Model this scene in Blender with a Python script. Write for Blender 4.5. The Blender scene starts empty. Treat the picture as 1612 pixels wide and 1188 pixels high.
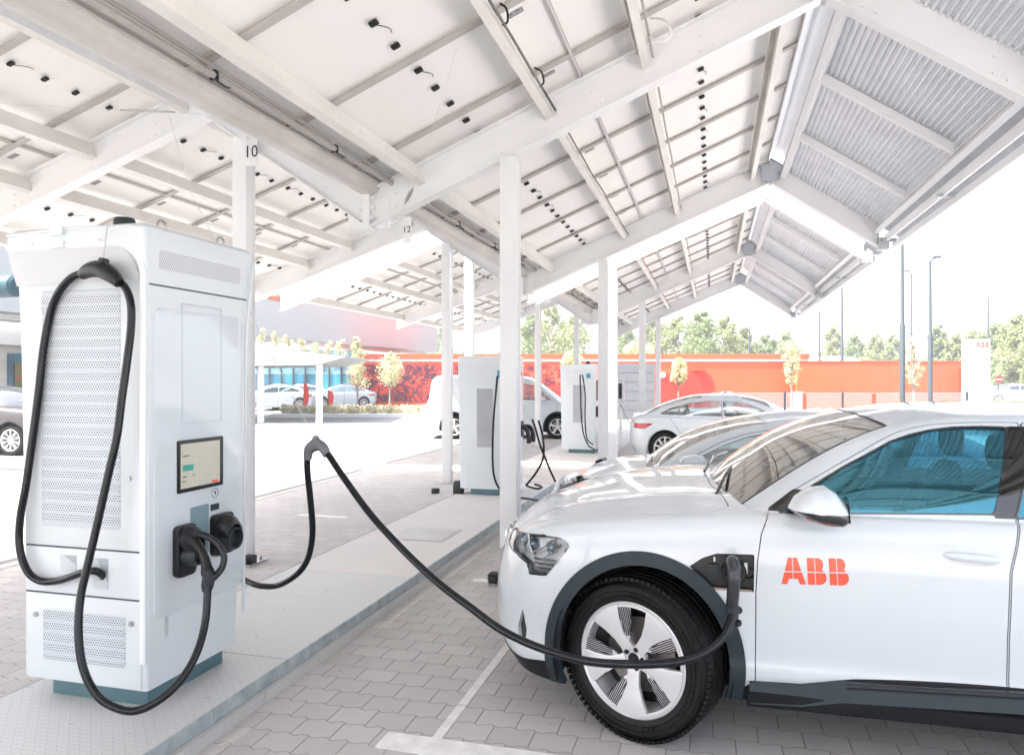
import bpy, math, random
import numpy as np
from mathutils import Vector, Matrix
from mathutils.bvhtree import BVHTree
random.seed(7); np.random.seed(7)
R=math.radians
COL=bpy.context.scene.collection
# ------------------------------------------------------------ camera model (used to place measured points)
F=1160.;CX=806.;HY=596.;HC=1.65;TH=math.atan(316/F);SN=math.sin(TH);CS=math.cos(TH)
def onY(px,py,Y):
    u=(px-CX)/F;D=Y/(u*SN+CS);return (D*(u*CS-SN),HC+(HY-py)*D/F)
def onX(px,py,X):
    u=(px-CX)/F;D=X/(u*CS-SN);return (D*(u*SN+CS),HC+(HY-py)*D/F)
def onZ(px,py,Z):
    D=(HC-Z)*F/(py-HY);u=(px-CX)/F;return (D*(u*CS-SN),D*(u*SN+CS))
def atD(px,py,D):
    u=(px-CX)/F;return (D*(u*CS-SN),D*(u*SN+CS),HC+(HY-py)*D/F)
# ------------------------------------------------------------ node helpers
def newmat(name):
    m=bpy.data.materials.new(name);m.use_nodes=True;return m,m.node_tree,m.node_tree.nodes['Principled BSDF']
def N(nt,t,**k):
    n=nt.nodes.new(t)
    for a,b in k.items(): setattr(n,a,b)
    return n
def M(nt,op,a,b=None,c=None):
    n=nt.nodes.new('ShaderNodeMath');n.operation=op
    for i,v in enumerate((a,b,c)):
        if v is None: continue
        if isinstance(v,(int,float)): n.inputs[i].default_value=v
        else: nt.links.new(v,n.inputs[i])
    return n.outputs[0]
def mixc(nt,f,a,b):
    n=nt.nodes.new('ShaderNodeMix');n.data_type='RGBA'
    if isinstance(f,(int,float)): n.inputs[0].default_value=f
    else: nt.links.new(f,n.inputs[0])
    for i,v in ((6,a),(7,b)):
        if isinstance(v,tuple): n.inputs[i].default_value=(*v,1)
        else: nt.links.new(v,n.inputs[i])
    return n.outputs[2]
def objco(nt):
    t=N(nt,'ShaderNodeTexCoord');return t.outputs['Object']
def noise(nt,co,sc,det=3,rough=.55):
    n=N(nt,'ShaderNodeTexNoise');n.inputs['Scale'].default_value=sc;n.inputs['Detail'].default_value=det;n.inputs['Roughness'].default_value=rough
    if co is not None: nt.links.new(co,n.inputs['Vector'])
    return n.outputs['Fac']
def bump(nt,p,h,dist,strength=1.):
    b=N(nt,'ShaderNodeBump');b.inputs['Distance'].default_value=dist;b.inputs['Strength'].default_value=strength
    nt.links.new(h,b.inputs['Height']);nt.links.new(b.outputs[0],p.inputs['Normal'])
def ramp(nt,f,stops):
    r=N(nt,'ShaderNodeValToRGB');nt.links.new(f,r.inputs[0]);e=r.color_ramp.elements
    while len(e)<len(stops): e.new(.5)
    for i,(p,c) in enumerate(stops): e[i].position=p;e[i].color=(*c,1)
    return r.outputs[0]
MATS={}
def mat(name,col,rough=.5,metal=0.,coat=0.,var=.06,vs=3.,bmp=0.,bs=40.,spec=.5,col2=None,emit=None):
    if name in MATS: return MATS[name]
    m,nt,p=newmat(name);co=objco(nt)
    n=noise(nt,co,vs,4)
    c2=col2 or tuple(max(0,c*(1-var*2.5)) for c in col)
    f=M(nt,'SMOOTH_MIN',M(nt,'MAXIMUM',M(nt,'MULTIPLY',M(nt,'SUBTRACT',n,.35),3.),0.),1.,.1)
    nt.links.new(mixc(nt,f,c2,col),p.inputs['Base Color'])
    p.inputs['Roughness'].default_value=rough;p.inputs['Metallic'].default_value=metal
    p.inputs['Coat Weight'].default_value=coat;p.inputs['Coat Roughness'].default_value=.03
    p.inputs['Specular IOR Level'].default_value=spec
    if coat==0 and rough>.1:
        n2=noise(nt,co,vs*6,3);nt.links.new(M(nt,'ADD',rough-.06,M(nt,'MULTIPLY',n2,.12)),p.inputs['Roughness'])
    if bmp: bump(nt,p,noise(nt,co,bs,4),bmp)
    if emit:
        p.inputs['Emission Color'].default_value=(*emit[0],1);p.inputs['Emission Strength'].default_value=emit[1]
    MATS[name]=m;return m
def glassmat(name,tint,gloss=(1,1,1),ior=1.5,rough=0.,boost=0.):
    m=bpy.data.materials.new(name);m.use_nodes=True;nt=m.node_tree;nt.nodes.clear()
    o=N(nt,'ShaderNodeOutputMaterial');mx=N(nt,'ShaderNodeMixShader');t=N(nt,'ShaderNodeBsdfTransparent');g=N(nt,'ShaderNodeBsdfGlossy')
    t.inputs[0].default_value=(*tint,1);g.inputs['Color'].default_value=(*gloss,1);g.inputs['Roughness'].default_value=rough
    f=N(nt,'ShaderNodeFresnel');f.inputs[0].default_value=ior
    nt.links.new(M(nt,'MINIMUM',M(nt,'ADD',f.outputs[0],boost),1.),mx.inputs[0]);nt.links.new(t.outputs[0],mx.inputs[1]);nt.links.new(g.outputs[0],mx.inputs[2]);nt.links.new(mx.outputs[0],o.inputs[0])
    return m
# ------------------------------------------------------------ object helpers
def tag(o,label=None,cat=None,group=None,kind=None):
    if label: o['label']=label
    if cat: o['category']=cat
    if group: o['group']=group
    if kind: o['kind']=kind
    return o
def thing(name,label,cat,loc=(0,0,0),rz=0,group=None):
    o=bpy.data.objects.new(name,None);COL.objects.link(o);o.location=loc;o.rotation_euler=(0,0,rz);o.empty_display_size=.2
    return tag(o,label,cat,group)
def kids(o): return [c for c in bpy.data.objects if c.parent==o]
def copy_tree(o,parent=None,label=None):
    c=o.copy();COL.objects.link(c);c.parent=parent
    if label: c['label']=label
    for k in kids(o): copy_tree(k,c)
    return c
def loc_of(p):
    v=Vector((0,0,0))
    while p is not None: v+=p.location;p=p.parent
    return v
def spline(pts,n=12):
    pts=[Vector(p) for p in pts];out=[]
    P=[pts[0]*2-pts[1]]+pts+[pts[-1]*2-pts[-2]]
    for i in range(1,len(P)-2):
        a,b,c,d=P[i-1],P[i],P[i+1],P[i+2]
        t1=max((c-a).length,1e-6);
        for k in range(n):
            t=k/n;t2=t*t;t3=t2*t
            out.append(.5*((2*b)+(c-a)*t+(2*a-5*b+4*c-d)*t2+(3*b-a-3*c+d)*t3))
    out.append(pts[-1]);return out
class MB:
    def __init__(s): s.v=[];s.f=[];s.m=[];s.cm=0
    def add(s,vs,fs):
        b=len(s.v);s.v+=[tuple(v) for v in vs]
        for f in fs: s.f.append([b+i for i in f]);s.m.append(s.cm)
        return s
    def box(s,x0,x1,y0,y1,z0,z1):
        return s.add([(x0,y0,z0),(x1,y0,z0),(x1,y1,z0),(x0,y1,z0),(x0,y0,z1),(x1,y0,z1),(x1,y1,z1),(x0,y1,z1)],
          [(0,3,2,1),(4,5,6,7),(0,1,5,4),(1,2,6,5),(2,3,7,6),(3,0,4,7)])
    def rings(s,rs,caps=True,closed=True):
        n=len(rs[0]);vs=[p for r in rs for p in r];fs=[]
        for i in range(len(rs)-1):
            for j in range(n if closed else n-1):
                a=i*n+j;b=i*n+(j+1)%n;fs.append((a,b,b+n,a+n))
        if caps: fs.append(tuple(reversed(range(n))));fs.append(tuple((len(rs)-1)*n+j for j in range(n)))
        return s.add(vs,fs)
    def ext(s,sec,p0,p1,up=(0,0,1)):
        """extrude a 2d section (a: sideways, b: up) from p0 to p1"""
        p0=Vector(p0);p1=Vector(p1);d=(p1-p0).normalized();up=Vector(up);sd=d.cross(up).normalized();u=sd.cross(d).normalized()
        return s.rings([[p+sd*a+u*b for a,b in sec] for p in (p0,p1)])
    def tube(s,pts,r,n=10,caps=True):
        pts=[Vector(p) for p in pts];rs=[];u=None
        for i,p in enumerate(pts):
            d=(pts[min(i+1,len(pts)-1)]-pts[max(i-1,0)])
            if d.length<1e-9: d=Vector((0,0,1))
            d.normalize()
            if u is None: u=d.orthogonal().normalized()
            else:
                u=(u-d*u.dot(d))
                u=u.normalized() if u.length>1e-6 else d.orthogonal().normalized()
            w=d.cross(u);rr=r[i] if isinstance(r,(list,tuple)) else r
            rs.append([p+(u*math.cos(2*math.pi*k/n)+w*math.sin(2*math.pi*k/n))*rr for k in range(n)])
        return s.rings(rs,caps)
    def lathe(s,prof,c=(0,0,0),axis=(0,0,1),n=24,caps=False):
        c=Vector(c);a=Vector(axis).normalized();u=a.orthogonal().normalized();w=a.cross(u)
        rs=[[c+a*h+(u*math.cos(2*math.pi*k/n)+w*math.sin(2*math.pi*k/n))*max(r,1e-5) for k in range(n)] for r,h in prof]
        return s.rings(rs,caps)
    def xf(s,mt,i0=0):
        for i in range(i0,len(s.v)): s.v[i]=tuple(mt@Vector(s.v[i]))
        return s
    def build(s,name,m,parent=None,smooth=False,origin=None,bevel=0,world=True,auto=True):
        me=bpy.data.meshes.new(name);o0=Vector(origin) if origin is not None else (loc_of(parent) if (parent is not None and world) else Vector((0,0,0)))
        me.from_pydata([tuple(Vector(v)-o0) for v in s.v],[],s.f);me.validate()
        ms=m if isinstance(m,(list,tuple)) else [m]
        for q in ms: me.materials.append(q)
        if len(ms)>1:
            for p,i in zip(me.polygons,s.m): p.material_index=i
        import bmesh
        bm=bmesh.new();bm.from_mesh(me)
        bmesh.ops.recalc_face_normals(bm,faces=bm.faces)
        if bevel:
            es=[e for e in bm.edges if len(e.link_faces)==2 and e.calc_face_angle(0)>R(25)]
            bmesh.ops.bevel(bm,geom=es,offset=bevel,segments=2,affect='EDGES',clamp_overlap=True,profile=.6)
        if smooth or bevel:
            for f in bm.faces: f.smooth=True
            for e in bm.edges:
                if len(e.link_faces)==2 and e.calc_face_angle(0)>R(38): e.smooth=False
        bm.to_mesh(me);bm.free()
        o=bpy.data.objects.new(name,me);COL.objects.link(o)
        if parent is not None: o.parent=parent
        elif origin is not None: o.location=origin
        return o
def roundrect(x0,x1,y0,y1,r,n=5):
    out=[]
    for cx,cy,a0 in ((x1-r,y1-r,0),(x0+r,y1-r,90),(x0+r,y0+r,180),(x1-r,y0+r,270)):
        for k in range(n+1):
            a=R(a0+90*k/n);out.append((cx+r*math.cos(a),cy+r*math.sin(a)))
    return out
def plate(mb,poly,fn,d0,d1):
    """poly in 2d, fn(a,b,d)->3d ; solid between d0 and d1"""
    n=len(poly);return mb.rings([[fn(a,b,d) for a,b in poly] for d in (d0,d1)])
def text_mb(s,size,fn,thick=.002,res=3):
    """flat lettering: fn(a,b,d)->world"""
    cu=bpy.data.curves.new('t','FONT');cu.body=s;cu.size=size;cu.align_x='CENTER';cu.align_y='CENTER';cu.resolution_u=res
    ob=bpy.data.objects.new('t',cu);COL.objects.link(ob);bpy.context.view_layer.update()
    me=bpy.data.meshes.new_from_object(ob.evaluated_get(bpy.context.evaluated_depsgraph_get()))
    mb=MB();mb.add([fn(v.co.x,v.co.y,thick) for v in me.vertices],[tuple(p.vertices) for p in me.polygons])
    bpy.data.objects.remove(ob);bpy.data.meshes.remove(me);return mb
def clip(poly,a,b,c):
    out=[]
    for i in range(len(poly)):
        p=poly[i];q=poly[(i+1)%len(poly)];dp=a*p[0]+b*p[1]-c;dq=a*q[0]+b*q[1]-c
        if dp>=0: out.append(p)
        if dp*dq<0:
            t=dp/(dp-dq);out.append((p[0]+(q[0]-p[0])*t,p[1]+(q[1]-p[1])*t))
    return out
def abb_polys(h,gap=.045):
    """three block letters cut by thin cross slits, height h, origin lower left"""
    A=[(0,0),(.28,1),(.60,1),(.88,0),(.665,0),(.60,.2),(.28,.2),(.215,0)]
    def Bl(x):
        p=[(x,0),(x,1),(x+.38,1)]
        for k in range(0,9): a=R(90-180*k/8);p.append((x+.38+.19*math.cos(a),.76+.24*math.sin(a)))
        q=[]
        for k in range(0,11): a=R(70-160*k/10);q.append((x+.40+.27*math.cos(a),.275+.275*math.sin(a)))
        return p+q
    out=[]
    for P,xc in ((A,.44),(Bl(.95),.95+.27),(Bl(1.72),1.72+.27)):
        for sx in (1,-1):
            for sy in (1,-1):
                q=clip(P,sx,0,sx*xc+gap/2*.7);q=clip(q,0,sy,sy*.47+gap/2)
                if len(q)>2: out.append([(x*h,y*h) for x,y in q])
    return out
# ------------------------------------------------------------ numpy surface tools for car bodies
def H(pts):
    xs=np.array([p[0] for p in pts],float);ys=np.array([p[1] for p in pts],float)
    d=np.diff(ys)/np.diff(xs);m=np.zeros(len(xs));m[0]=d[0];m[-1]=d[-1]
    for i in range(1,len(xs)-1):
        if d[i-1]*d[i]<=0: m[i]=0
        else:
            w1=2*(xs[i+1]-xs[i])+(xs[i]-xs[i-1]);w2=(xs[i+1]-xs[i])+2*(xs[i]-xs[i-1]);m[i]=(w1+w2)/(w1/d[i-1]+w2/d[i])
    def f(x):
        x=np.asarray(x,float);x=np.clip(x,xs[0],xs[-1]);i=np.clip(np.searchsorted(xs,x)-1,0,len(xs)-2)
        h=xs[i+1]-xs[i];t=(x-xs[i])/h
        return (2*t**3-3*t**2+1)*ys[i]+(t**3-2*t**2+t)*h*m[i]+(-2*t**3+3*t**2)*ys[i+1]+(t**3-t**2)*h*m[i+1]
    return f
def gridT(V):
    a,b=V.shape[:2];I=np.arange(a*b).reshape(a,b)
    q=np.stack([I[:-1,:-1],I[1:,:-1],I[1:,1:],I[:-1,1:]],-1).reshape(-1,4)
    return V.reshape(a*b,-1),np.concatenate([q[:,[0,1,2]],q[:,[0,2,3]]])
def split(V,T,f):
    """cut a triangle soup along f=0 -> (f>0 part, f<0 part); all columns of V interpolate"""
    f=np.where(np.abs(f)<1e-6,1e-6,f);s=f>0;c=s[T].sum(1)
    pos=[T[c==3]];neg=[T[c==0]];mx=T[(c==1)|(c==2)];V2=[V];new={};cnt=len(V);extra=[]
    def mid(a,b):
        nonlocal cnt
        k=(a,b) if a<b else (b,a)
        if k not in new:
            t=f[k[0]]/(f[k[0]]-f[k[1]]);extra.append(V[k[0]]+(V[k[1]]-V[k[0]])*t);new[k]=cnt;cnt+=1
        return new[k]
    P=[];Q=[]
    for t in mx.tolist():
        sg=[s[i] for i in t];lone=sg.index(True) if sum(sg)==1 else sg.index(False)
        a,b,d=t[lone],t[(lone+1)%3],t[(lone+2)%3];ab=mid(a,b);ad=mid(a,d)
        (P if s[a] else Q).append((a,ab,ad));(Q if s[a] else P).extend([(ab,b,d),(ab,d,ad)])
    VV=np.vstack([V,np.array(extra)]) if extra else V
    pos.append(np.array(P,int).reshape(-1,3));neg.append(np.array(Q,int).reshape(-1,3))
    def comp(TT):
        TT=np.concatenate(TT)
        if len(TT)==0: return np.zeros((0,V.shape[1])),TT
        u,inv=np.unique(TT,return_inverse=True);return VV[u],inv.reshape(-1,3)
    return comp(pos),comp(neg)
def sd_poly(x,z,poly):
    """signed distance, negative inside"""
    P=np.array(poly,float);Q=np.roll(P,-1,0);d=np.full(x.shape,1e9);ins=np.zeros(x.shape,bool)
    for (ax,az),(bx,bz) in zip(P,Q):
        ex,ez=bx-ax,bz-az;wx,wz=x-ax,z-az;t=np.clip((wx*ex+wz*ez)/(ex*ex+ez*ez+1e-12),0,1)
        d=np.minimum(d,np.hypot(wx-ex*t,wz-ez*t));c=((az>z)!=(bz>z))
        with np.errstate(divide='ignore',invalid='ignore'): xi=(bx-ax)*(z-az)/(bz-az+1e-15)+ax
        ins^=c&(x<xi)
    return np.where(ins,-d,d)
def sd_line(x,z,pts):
    d=np.full(x.shape,1e9)
    for (ax,az),(bx,bz) in zip(pts[:-1],pts[1:]):
        ex,ez=bx-ax,bz-az;wx,wz=x-ax,z-az;t=np.clip((wx*ex+wz*ez)/(ex*ex+ez*ez+1e-12),0,1);d=np.minimum(d,np.hypot(wx-ex*t,wz-ez*t))
    return d
def vnorm(V,T):
    p=V[:,:3];n=np.cross(p[T[:,1]]-p[T[:,0]],p[T[:,2]]-p[T[:,0]]);o=np.zeros((len(V),3))
    for k in range(3): np.add.at(o,T[:,k],n)
    return o/(np.linalg.norm(o,axis=1)[:,None]+1e-12)
def weld(V,T,tol=1e-5):
    k=np.round(V[:,:3]/tol).astype(np.int64);_,ix,inv=np.unique(k,axis=0,return_index=True,return_inverse=True)
    T=inv.reshape(-1)[T];ok=(T[:,0]!=T[:,1])&(T[:,1]!=T[:,2])&(T[:,0]!=T[:,2]);return V[ix],T[ok]
def bmesh_obj(name,pieces,m,parent,out=0.,depth=.015,sharp=False):
    """pieces: list of (V,T); adds inward rims along open borders; smooth"""
    vs=[];fs=[];rim=[];b=0;nrm=[]
    for V,T in pieces:
        if len(T)==0: continue
        V,T=weld(V,T);n=vnorm(V,T);P=V[:,:3]+n*out
        e=np.concatenate([T[:,[0,1]],T[:,[1,2]],T[:,[2,0]]]);key=np.sort(e,1);u,inv,cn=np.unique(key,axis=0,return_inverse=True,return_counts=True)
        be=e[cn[inv.reshape(-1)]==1]
        vs.append(P);fs.append(T+b);nrm.append(n);k=len(P)
        if depth and len(be):
            bi=np.unique(be);mp={int(v):i for i,v in enumerate(bi)};vs.append(P[bi]-n[bi]*depth);nrm.append(n[bi])
            # duplicate border so the rim shades flat against the panel
            vs.append(P[bi]);nrm.append(n[bi]);nb=len(bi)
            r=[(b+k+nb+mp[int(a)],b+k+mp[int(a)],b+k+mp[int(c)],b+k+nb+mp[int(c)]) for a,c in be];rim+=r;k+=2*nb
        b+=k
    if not vs: return None
    P=np.vstack(vs);me=bpy.data.meshes.new(name);me.from_pydata(P.tolist(),[],np.concatenate(fs).tolist()+rim)
    me.materials.append(m);me.polygons.foreach_set('use_smooth',[True]*len(me.polygons));me.validate();me.update()
    o=bpy.data.objects.new(name,me);COL.objects.link(o);o.parent=parent;return o
# ============================================================ materials
WHITE=mat('white_steel_paint',(.84,.84,.845),.42,var=.02,vs=1.5)
STEEL=mat('galvanised_steel',(.55,.55,.55),.35,.85,var=.08,vs=9)
CABLE=mat('black_cable_rubber',(.003,.006,.009),.20,var=.1,spec=.4)
BLACK=mat('black_plastic',(.005,.0065,.008),.36,var=.1)
DGREY=mat('dark_grey_plastic',(.020,.031,.037),.5,var=.1)
CHG=mat('charger_white_powder_coat',(.68,.73,.75),.28,coat=.25,var=.01,vs=2)
CHGP=mat('charger_gloss_panel',(.66,.715,.745),.12,coat=.8,var=.01)
TEAL=mat('teal_grey_plinth_paint',(.10,.19,.215),.5,var=.08)
GREYP=mat('grey_blue_panel',(.20,.29,.32),.4,var=.05)
BRACK=mat('bracket_black',(.02,.02,.022),.6)
def paver_mat():
    m,nt,p=newmat('interlocking_concrete_pavers');co=objco(nt);s=N(nt,'ShaderNodeSeparateXYZ');nt.links.new(co,s.inputs[0])
    x,y=s.outputs[0],s.outputs[1]
    # blocks 0.2 x 0.16 with a stepped wavy long joint
    tri=M(nt,'PINGPONG',M(nt,'ADD',x,.025),.05)
    wave=M(nt,'MULTIPLY',M(nt,'SUBTRACT',M(nt,'MINIMUM',M(nt,'MAXIMUM',M(nt,'MULTIPLY',tri,3.),.035),.115),.075),.22)
    y2=M(nt,'DIVIDE',M(nt,'ADD',y,wave),.16);row=M(nt,'FLOOR',y2);fy=M(nt,'FRACT',y2)
    x2=M(nt,'DIVIDE',M(nt,'ADD',x,M(nt,'MULTIPLY',M(nt,'MODULO',row,2.),.1)),.2);cx=M(nt,'FLOOR',x2);fx=M(nt,'FRACT',x2)
    dy=M(nt,'MULTIPLY',M(nt,'MINIMUM',fy,M(nt,'SUBTRACT',1.,fy)),.16);dx=M(nt,'MULTIPLY',M(nt,'MINIMUM',fx,M(nt,'SUBTRACT',1.,fx)),.2)
    d=M(nt,'MINIMUM',dx,dy);j=M(nt,'SMOOTHSTEP' if False else 'MULTIPLY',d,1.)
    mr=N(nt,'ShaderNodeMapRange');mr.interpolation_type='SMOOTHSTEP';nt.links.new(d,mr.inputs[0]);mr.inputs[1].default_value=.0012;mr.inputs[2].default_value=.0042
    cv=N(nt,'ShaderNodeCombineXYZ');nt.links.new(cx,cv.inputs[0]);nt.links.new(row,cv.inputs[1]);wn=N(nt,'ShaderNodeTexWhiteNoise');wn.noise_dimensions='2D';nt.links.new(cv.outputs[0],wn.inputs[0])
    base=mixc(nt,wn.outputs[0],(.47,.44,.415),(.60,.565,.535))
    big=noise(nt,co,.9,4);base=mixc(nt,M(nt,'MULTIPLY',big,.75),base,(.49,.47,.45));oil=M(nt,'MULTIPLY',M(nt,'MAXIMUM',M(nt,'SUBTRACT',noise(nt,co,.55,5,.65),.56),0.),2.6);base=mixc(nt,oil,base,(.22,.215,.21))
    fine=noise(nt,co,160,3);base=mixc(nt,M(nt,'MULTIPLY',fine,.35),base,(.60,.58,.565))
    spot=M(nt,'GREATER_THAN',noise(nt,co,14,2),.70);base=mixc(nt,M(nt,'MULTIPLY',spot,.3),base,(.28,.265,.25))
    nt.links.new(mixc(nt,mr.outputs[0],(.35,.325,.305),base),p.inputs['Base Color']);p.inputs['Roughness'].default_value=.8
    h=M(nt,'ADD',mr.outputs[0],M(nt,'MULTIPLY',fine,.25));bump(nt,p,h,.004,.9);return m
def concrete_mat(name,c1,c2,rough=.75,tread=False,joint=None):
    m,nt,p=newmat(name);co=objco(nt)
    base=mixc(nt,noise(nt,co,1.6,5),c1,c2);f=noise(nt,co,90,3);base=mixc(nt,M(nt,'MULTIPLY',f,.3),base,tuple(min(1,a*1.35) for a in c2))
    st=M(nt,'GREATER_THAN',noise(nt,co,7,3),.68);base=mixc(nt,M(nt,'MULTIPLY',st,.25),base,tuple(a*.6 for a in c1))
    p.inputs['Roughness'].default_value=rough
    if tread:
        s=N(nt,'ShaderNodeSeparateXYZ');nt.links.new(co,s.inputs[0]);x,y=s.outputs[0],s.outputs[1]
        a=M(nt,'ADD',x,y);b=M(nt,'SUBTRACT',x,y)
        def dots(a,b,sa,sb,la,lb,o):
            fa=M(nt,'ABSOLUTE',M(nt,'SUBTRACT',M(nt,'FRACT',M(nt,'ADD',M(nt,'DIVIDE',a,sa),o)),.5));fb=M(nt,'ABSOLUTE',M(nt,'SUBTRACT',M(nt,'FRACT',M(nt,'ADD',M(nt,'DIVIDE',b,sb),o)),.5))
            return M(nt,'MULTIPLY',M(nt,'LESS_THAN',fa,la),M(nt,'LESS_THAN',fb,lb))
        d=M(nt,'MAXIMUM',dots(a,b,.058,.058,.33,.10,0.),dots(a,b,.058,.058,.10,.33,.5))
        base=mixc(nt,M(nt,'MULTIPLY',d,.32),base,(.36,.39,.40));bump(nt,p,d,.003,.8);p.inputs['Metallic'].default_value=.25
    else: bump(nt,p,f,.002,.6)
    nt.links.new(base,p.inputs['Base Color']);return m
PAVER=paver_mat()
EDGEM=mat('edge_steel_blue_grey',(.46,.51,.52),.6,.05,var=.22,vs=9,col2=(.28,.335,.35))
CONC=concrete_mat('island_concrete',(.60,.57,.54),(.72,.69,.66))
TREAD=concrete_mat('island_tread_plate',(.54,.54,.53),(.66,.655,.64),.5,tread=True)
KERB=concrete_mat('kerb_concrete',(.40,.40,.39),(.54,.53,.51),.85)
ROAD=concrete_mat('light_asphalt',(.19,.19,.188),(.27,.265,.26),.9)
LINE=mat('road_line_paint',(.88,.86,.83),.7,var=.06,vs=14)
GRASS=mat('ground_dry_grass',(.20,.22,.11),.95,var=.2,vs=.3)
# ============================================================ ground, paving, island
def structure(o,kind='structure'): o['kind']=kind;return o
structure(MB().box(-3000,3000,-400,3000,-.9,-.012).build('ground',GRASS))
structure(MB().box(-90,75,-30,75,-.5,-.008).build('road',ROAD))
structure(MB().box(-5.95,9.5,-8,24.2,-.3,0).build('paving',PAVER))
structure(MB().box(-5.95-.14,-5.955,-8,24.2,-.3,.004).build('edging',KERB))
# charging island: kerb with a raised deck
IX0,IX1,IZ=-3.31,-2.23,.12
k=MB()
for q in range(7):
    for xa,xb in ((IX1-.04,IX1+.035),(IX0-.035,IX0+.04)): k.box(xa,xb,-2.2+q*1.83+.003,-2.2+(q+1)*1.83-.003,-.1,.052)
k.box(IX0+.045,IX1-.045,-2.2,-2.1,-.1,.10);k.box(IX0+.045,IX1-.045,10.5,10.6,-.1,.10)
structure(k.build('kerb',KERB,bevel=.006))
k=MB()
for q in range(5):
    for xa,xb in ((IX1-.012,IX1),(IX0,IX0+.012)): k.box(xa,xb,-2.15+q*2.54+.002,-2.15+(q+1)*2.54-.002,.054,IZ+.001)
structure(k.build('kerb_edge_steel',EDGEM))
k=MB();k.box(-3.4,-2.1,12.3,24.,-.1,IZ);structure(k.build('kerb',CONC,bevel=.01))
d=MB();y=-2.05
for y1 in (.35,2.02,3.56,5.3): d.box(IX0+.0135,IX1-.0135,y+.004,y1-.004,-.05,IZ+.0);y=y1
structure(d.build('pavement',TREAD))
d=MB();y=5.3
for y1 in (7.1,8.8,10.44): d.box(IX0+.0135,IX1-.0135,y+.003,y1-.003,-.05,IZ-.001);y=y1
structure(d.build('pavement',CONC))
def zpoly(mb,pts,z0,z1,closed=True):
    n=len(pts);mb.rings([[(x,y,z0) for x,y in pts],[(x,y,z1) for x,y in pts]])
hp=[onZ(x,y,IZ) for x,y in ((636,848),(690,851),(707,834),(655,832))]
cx=sum(p[0] for p in hp)/4;cy=sum(p[1] for p in hp)/4
t=thing('inspection_cover','pale square inspection cover let into the concrete island','cover',(cx,cy,IZ))
m_=MB();m_.box(cx-.24,cx+.24,cy-.26,cy+.26,IZ-.002,IZ+.006);m_.build('lid',mat('cover_paint',(.66,.66,.65),.6),t,bevel=.002)
m_=MB();m_.box(cx-.27,cx+.27,cy-.29,cy+.29,IZ-.004,IZ+.002);m_.build('frame',STEEL,t)
# markings
mk=MB()
mk.box(-1.245,-1.198,2.2,3.52,.001,.004);mk.box(-1.245,-1.198,3.53,4.55,.001,.004)
structure(mk.build('road_marking',LINE))
mk=MB();mk.box(-1.46,.9,3.02,3.17,.001,.0045);structure(mk.build('road_marking',LINE))
mk=MB();a=onZ(471,810,0);b=onZ(555,811,0);mk.box(a[0],b[0],a[1]-.06,a[1]+.04,.001,.004);structure(mk.build('road_marking',LINE))
mk=MB()
for yy in (5.75,8.45,11.2,13.9,16.6): mk.box(-1.9,3.4,yy-.05,yy+.05,.001,.004)
structure(mk.build('road_marking',LINE))
# ============================================================ canopies
PANB=mat('panel_backsheet_white',(.90,.885,.865),.55,var=.015,vs=.8)
PANF=mat('panel_frame_aluminium',(.54,.51,.485),.6,.0)
PANT=mat('panel_top_glass',(.01,.015,.04),.1,coat=1)
JBX=mat('junction_box_black',(.012,.012,.013),.5)
def corr_mat():
    return mat('corrugated_sheet_metal',(.80,.82,.85),.40,.08,var=.04,vs=4)
CORR=corr_mat()
COND=mat('conduit_grey',(.45,.43,.41),.7)
COVR=mat('shade_plate_grey',(.50,.53,.56),.5)
PURL=mat('purlin_steel_offwhite',(.80,.775,.74),.5,var=.04)
def zr(x): return 3.43+.41*(x+1.58)
ZL0=4.02;ML=.335
def zl(x): return ZL0+ML*(x+4.43)
def ibeam(mb,x0,z0,x1,z1,y,h=.30,w=.13,t=.012):
    """z = lower flange height along the beam, mitred vertically"""
    sl=(z1-z0)/(x1-x0);k=math.sqrt(1+sl*sl)
    xb=min(x0,x1)+.25
    while xb<max(x0,x1)-.2:
        for dx,dz in ((0,.09),(0,.20),(.09,.09)):
            zb=z0+sl*(xb+dx-x0)+dz
            for yy in (-.012,.012): mb.box(xb+dx-.010,xb+dx+.010,y+yy-.005,y+yy+.005,zb-.010,zb+.010)
        xb+=.83
    for (a,b,ya,yb) in ((0,t*k,-w/2,w/2),(t*k,(h-t)*k,-.006,.006),((h-t)*k,h*k,-w/2,w/2)):
        mb.rings([[(x,y+ya,z+a),(x,y+yb,z+a),(x,y+yb,z+b),(x,y+ya,z+b)] for x,z in ((x0,z0),(x1,z1))])
def csec(mb,x,zb,sl,y0,y1,h=.15,w=.062,t=.006):
    """c profile purlin running along y, its lower lip at (x,zb), open to the left"""
    th=math.atan(sl);cu=(math.cos(th),math.sin(th));cv=(-math.sin(th),math.cos(th))
    def P(a,b): return (x+cu[0]*a+cv[0]*b,zb+cu[1]*a+cv[1]*b)
    for a0,a1,b0,b1 in ((-w/2,w/2,0,t),(-w/2,w/2,h-t,h),(w/2-t,w/2,t,h-t),(-w/2,-w/2+t,t,.022),(-w/2,-w/2+t,h-.022,h-t)):
        q=[P(a0,b0),P(a1,b0),P(a1,b1),P(a0,b1)];mb.rings([[(p[0],yy,p[1]) for p in q] for yy in (y0,y1)])
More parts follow.
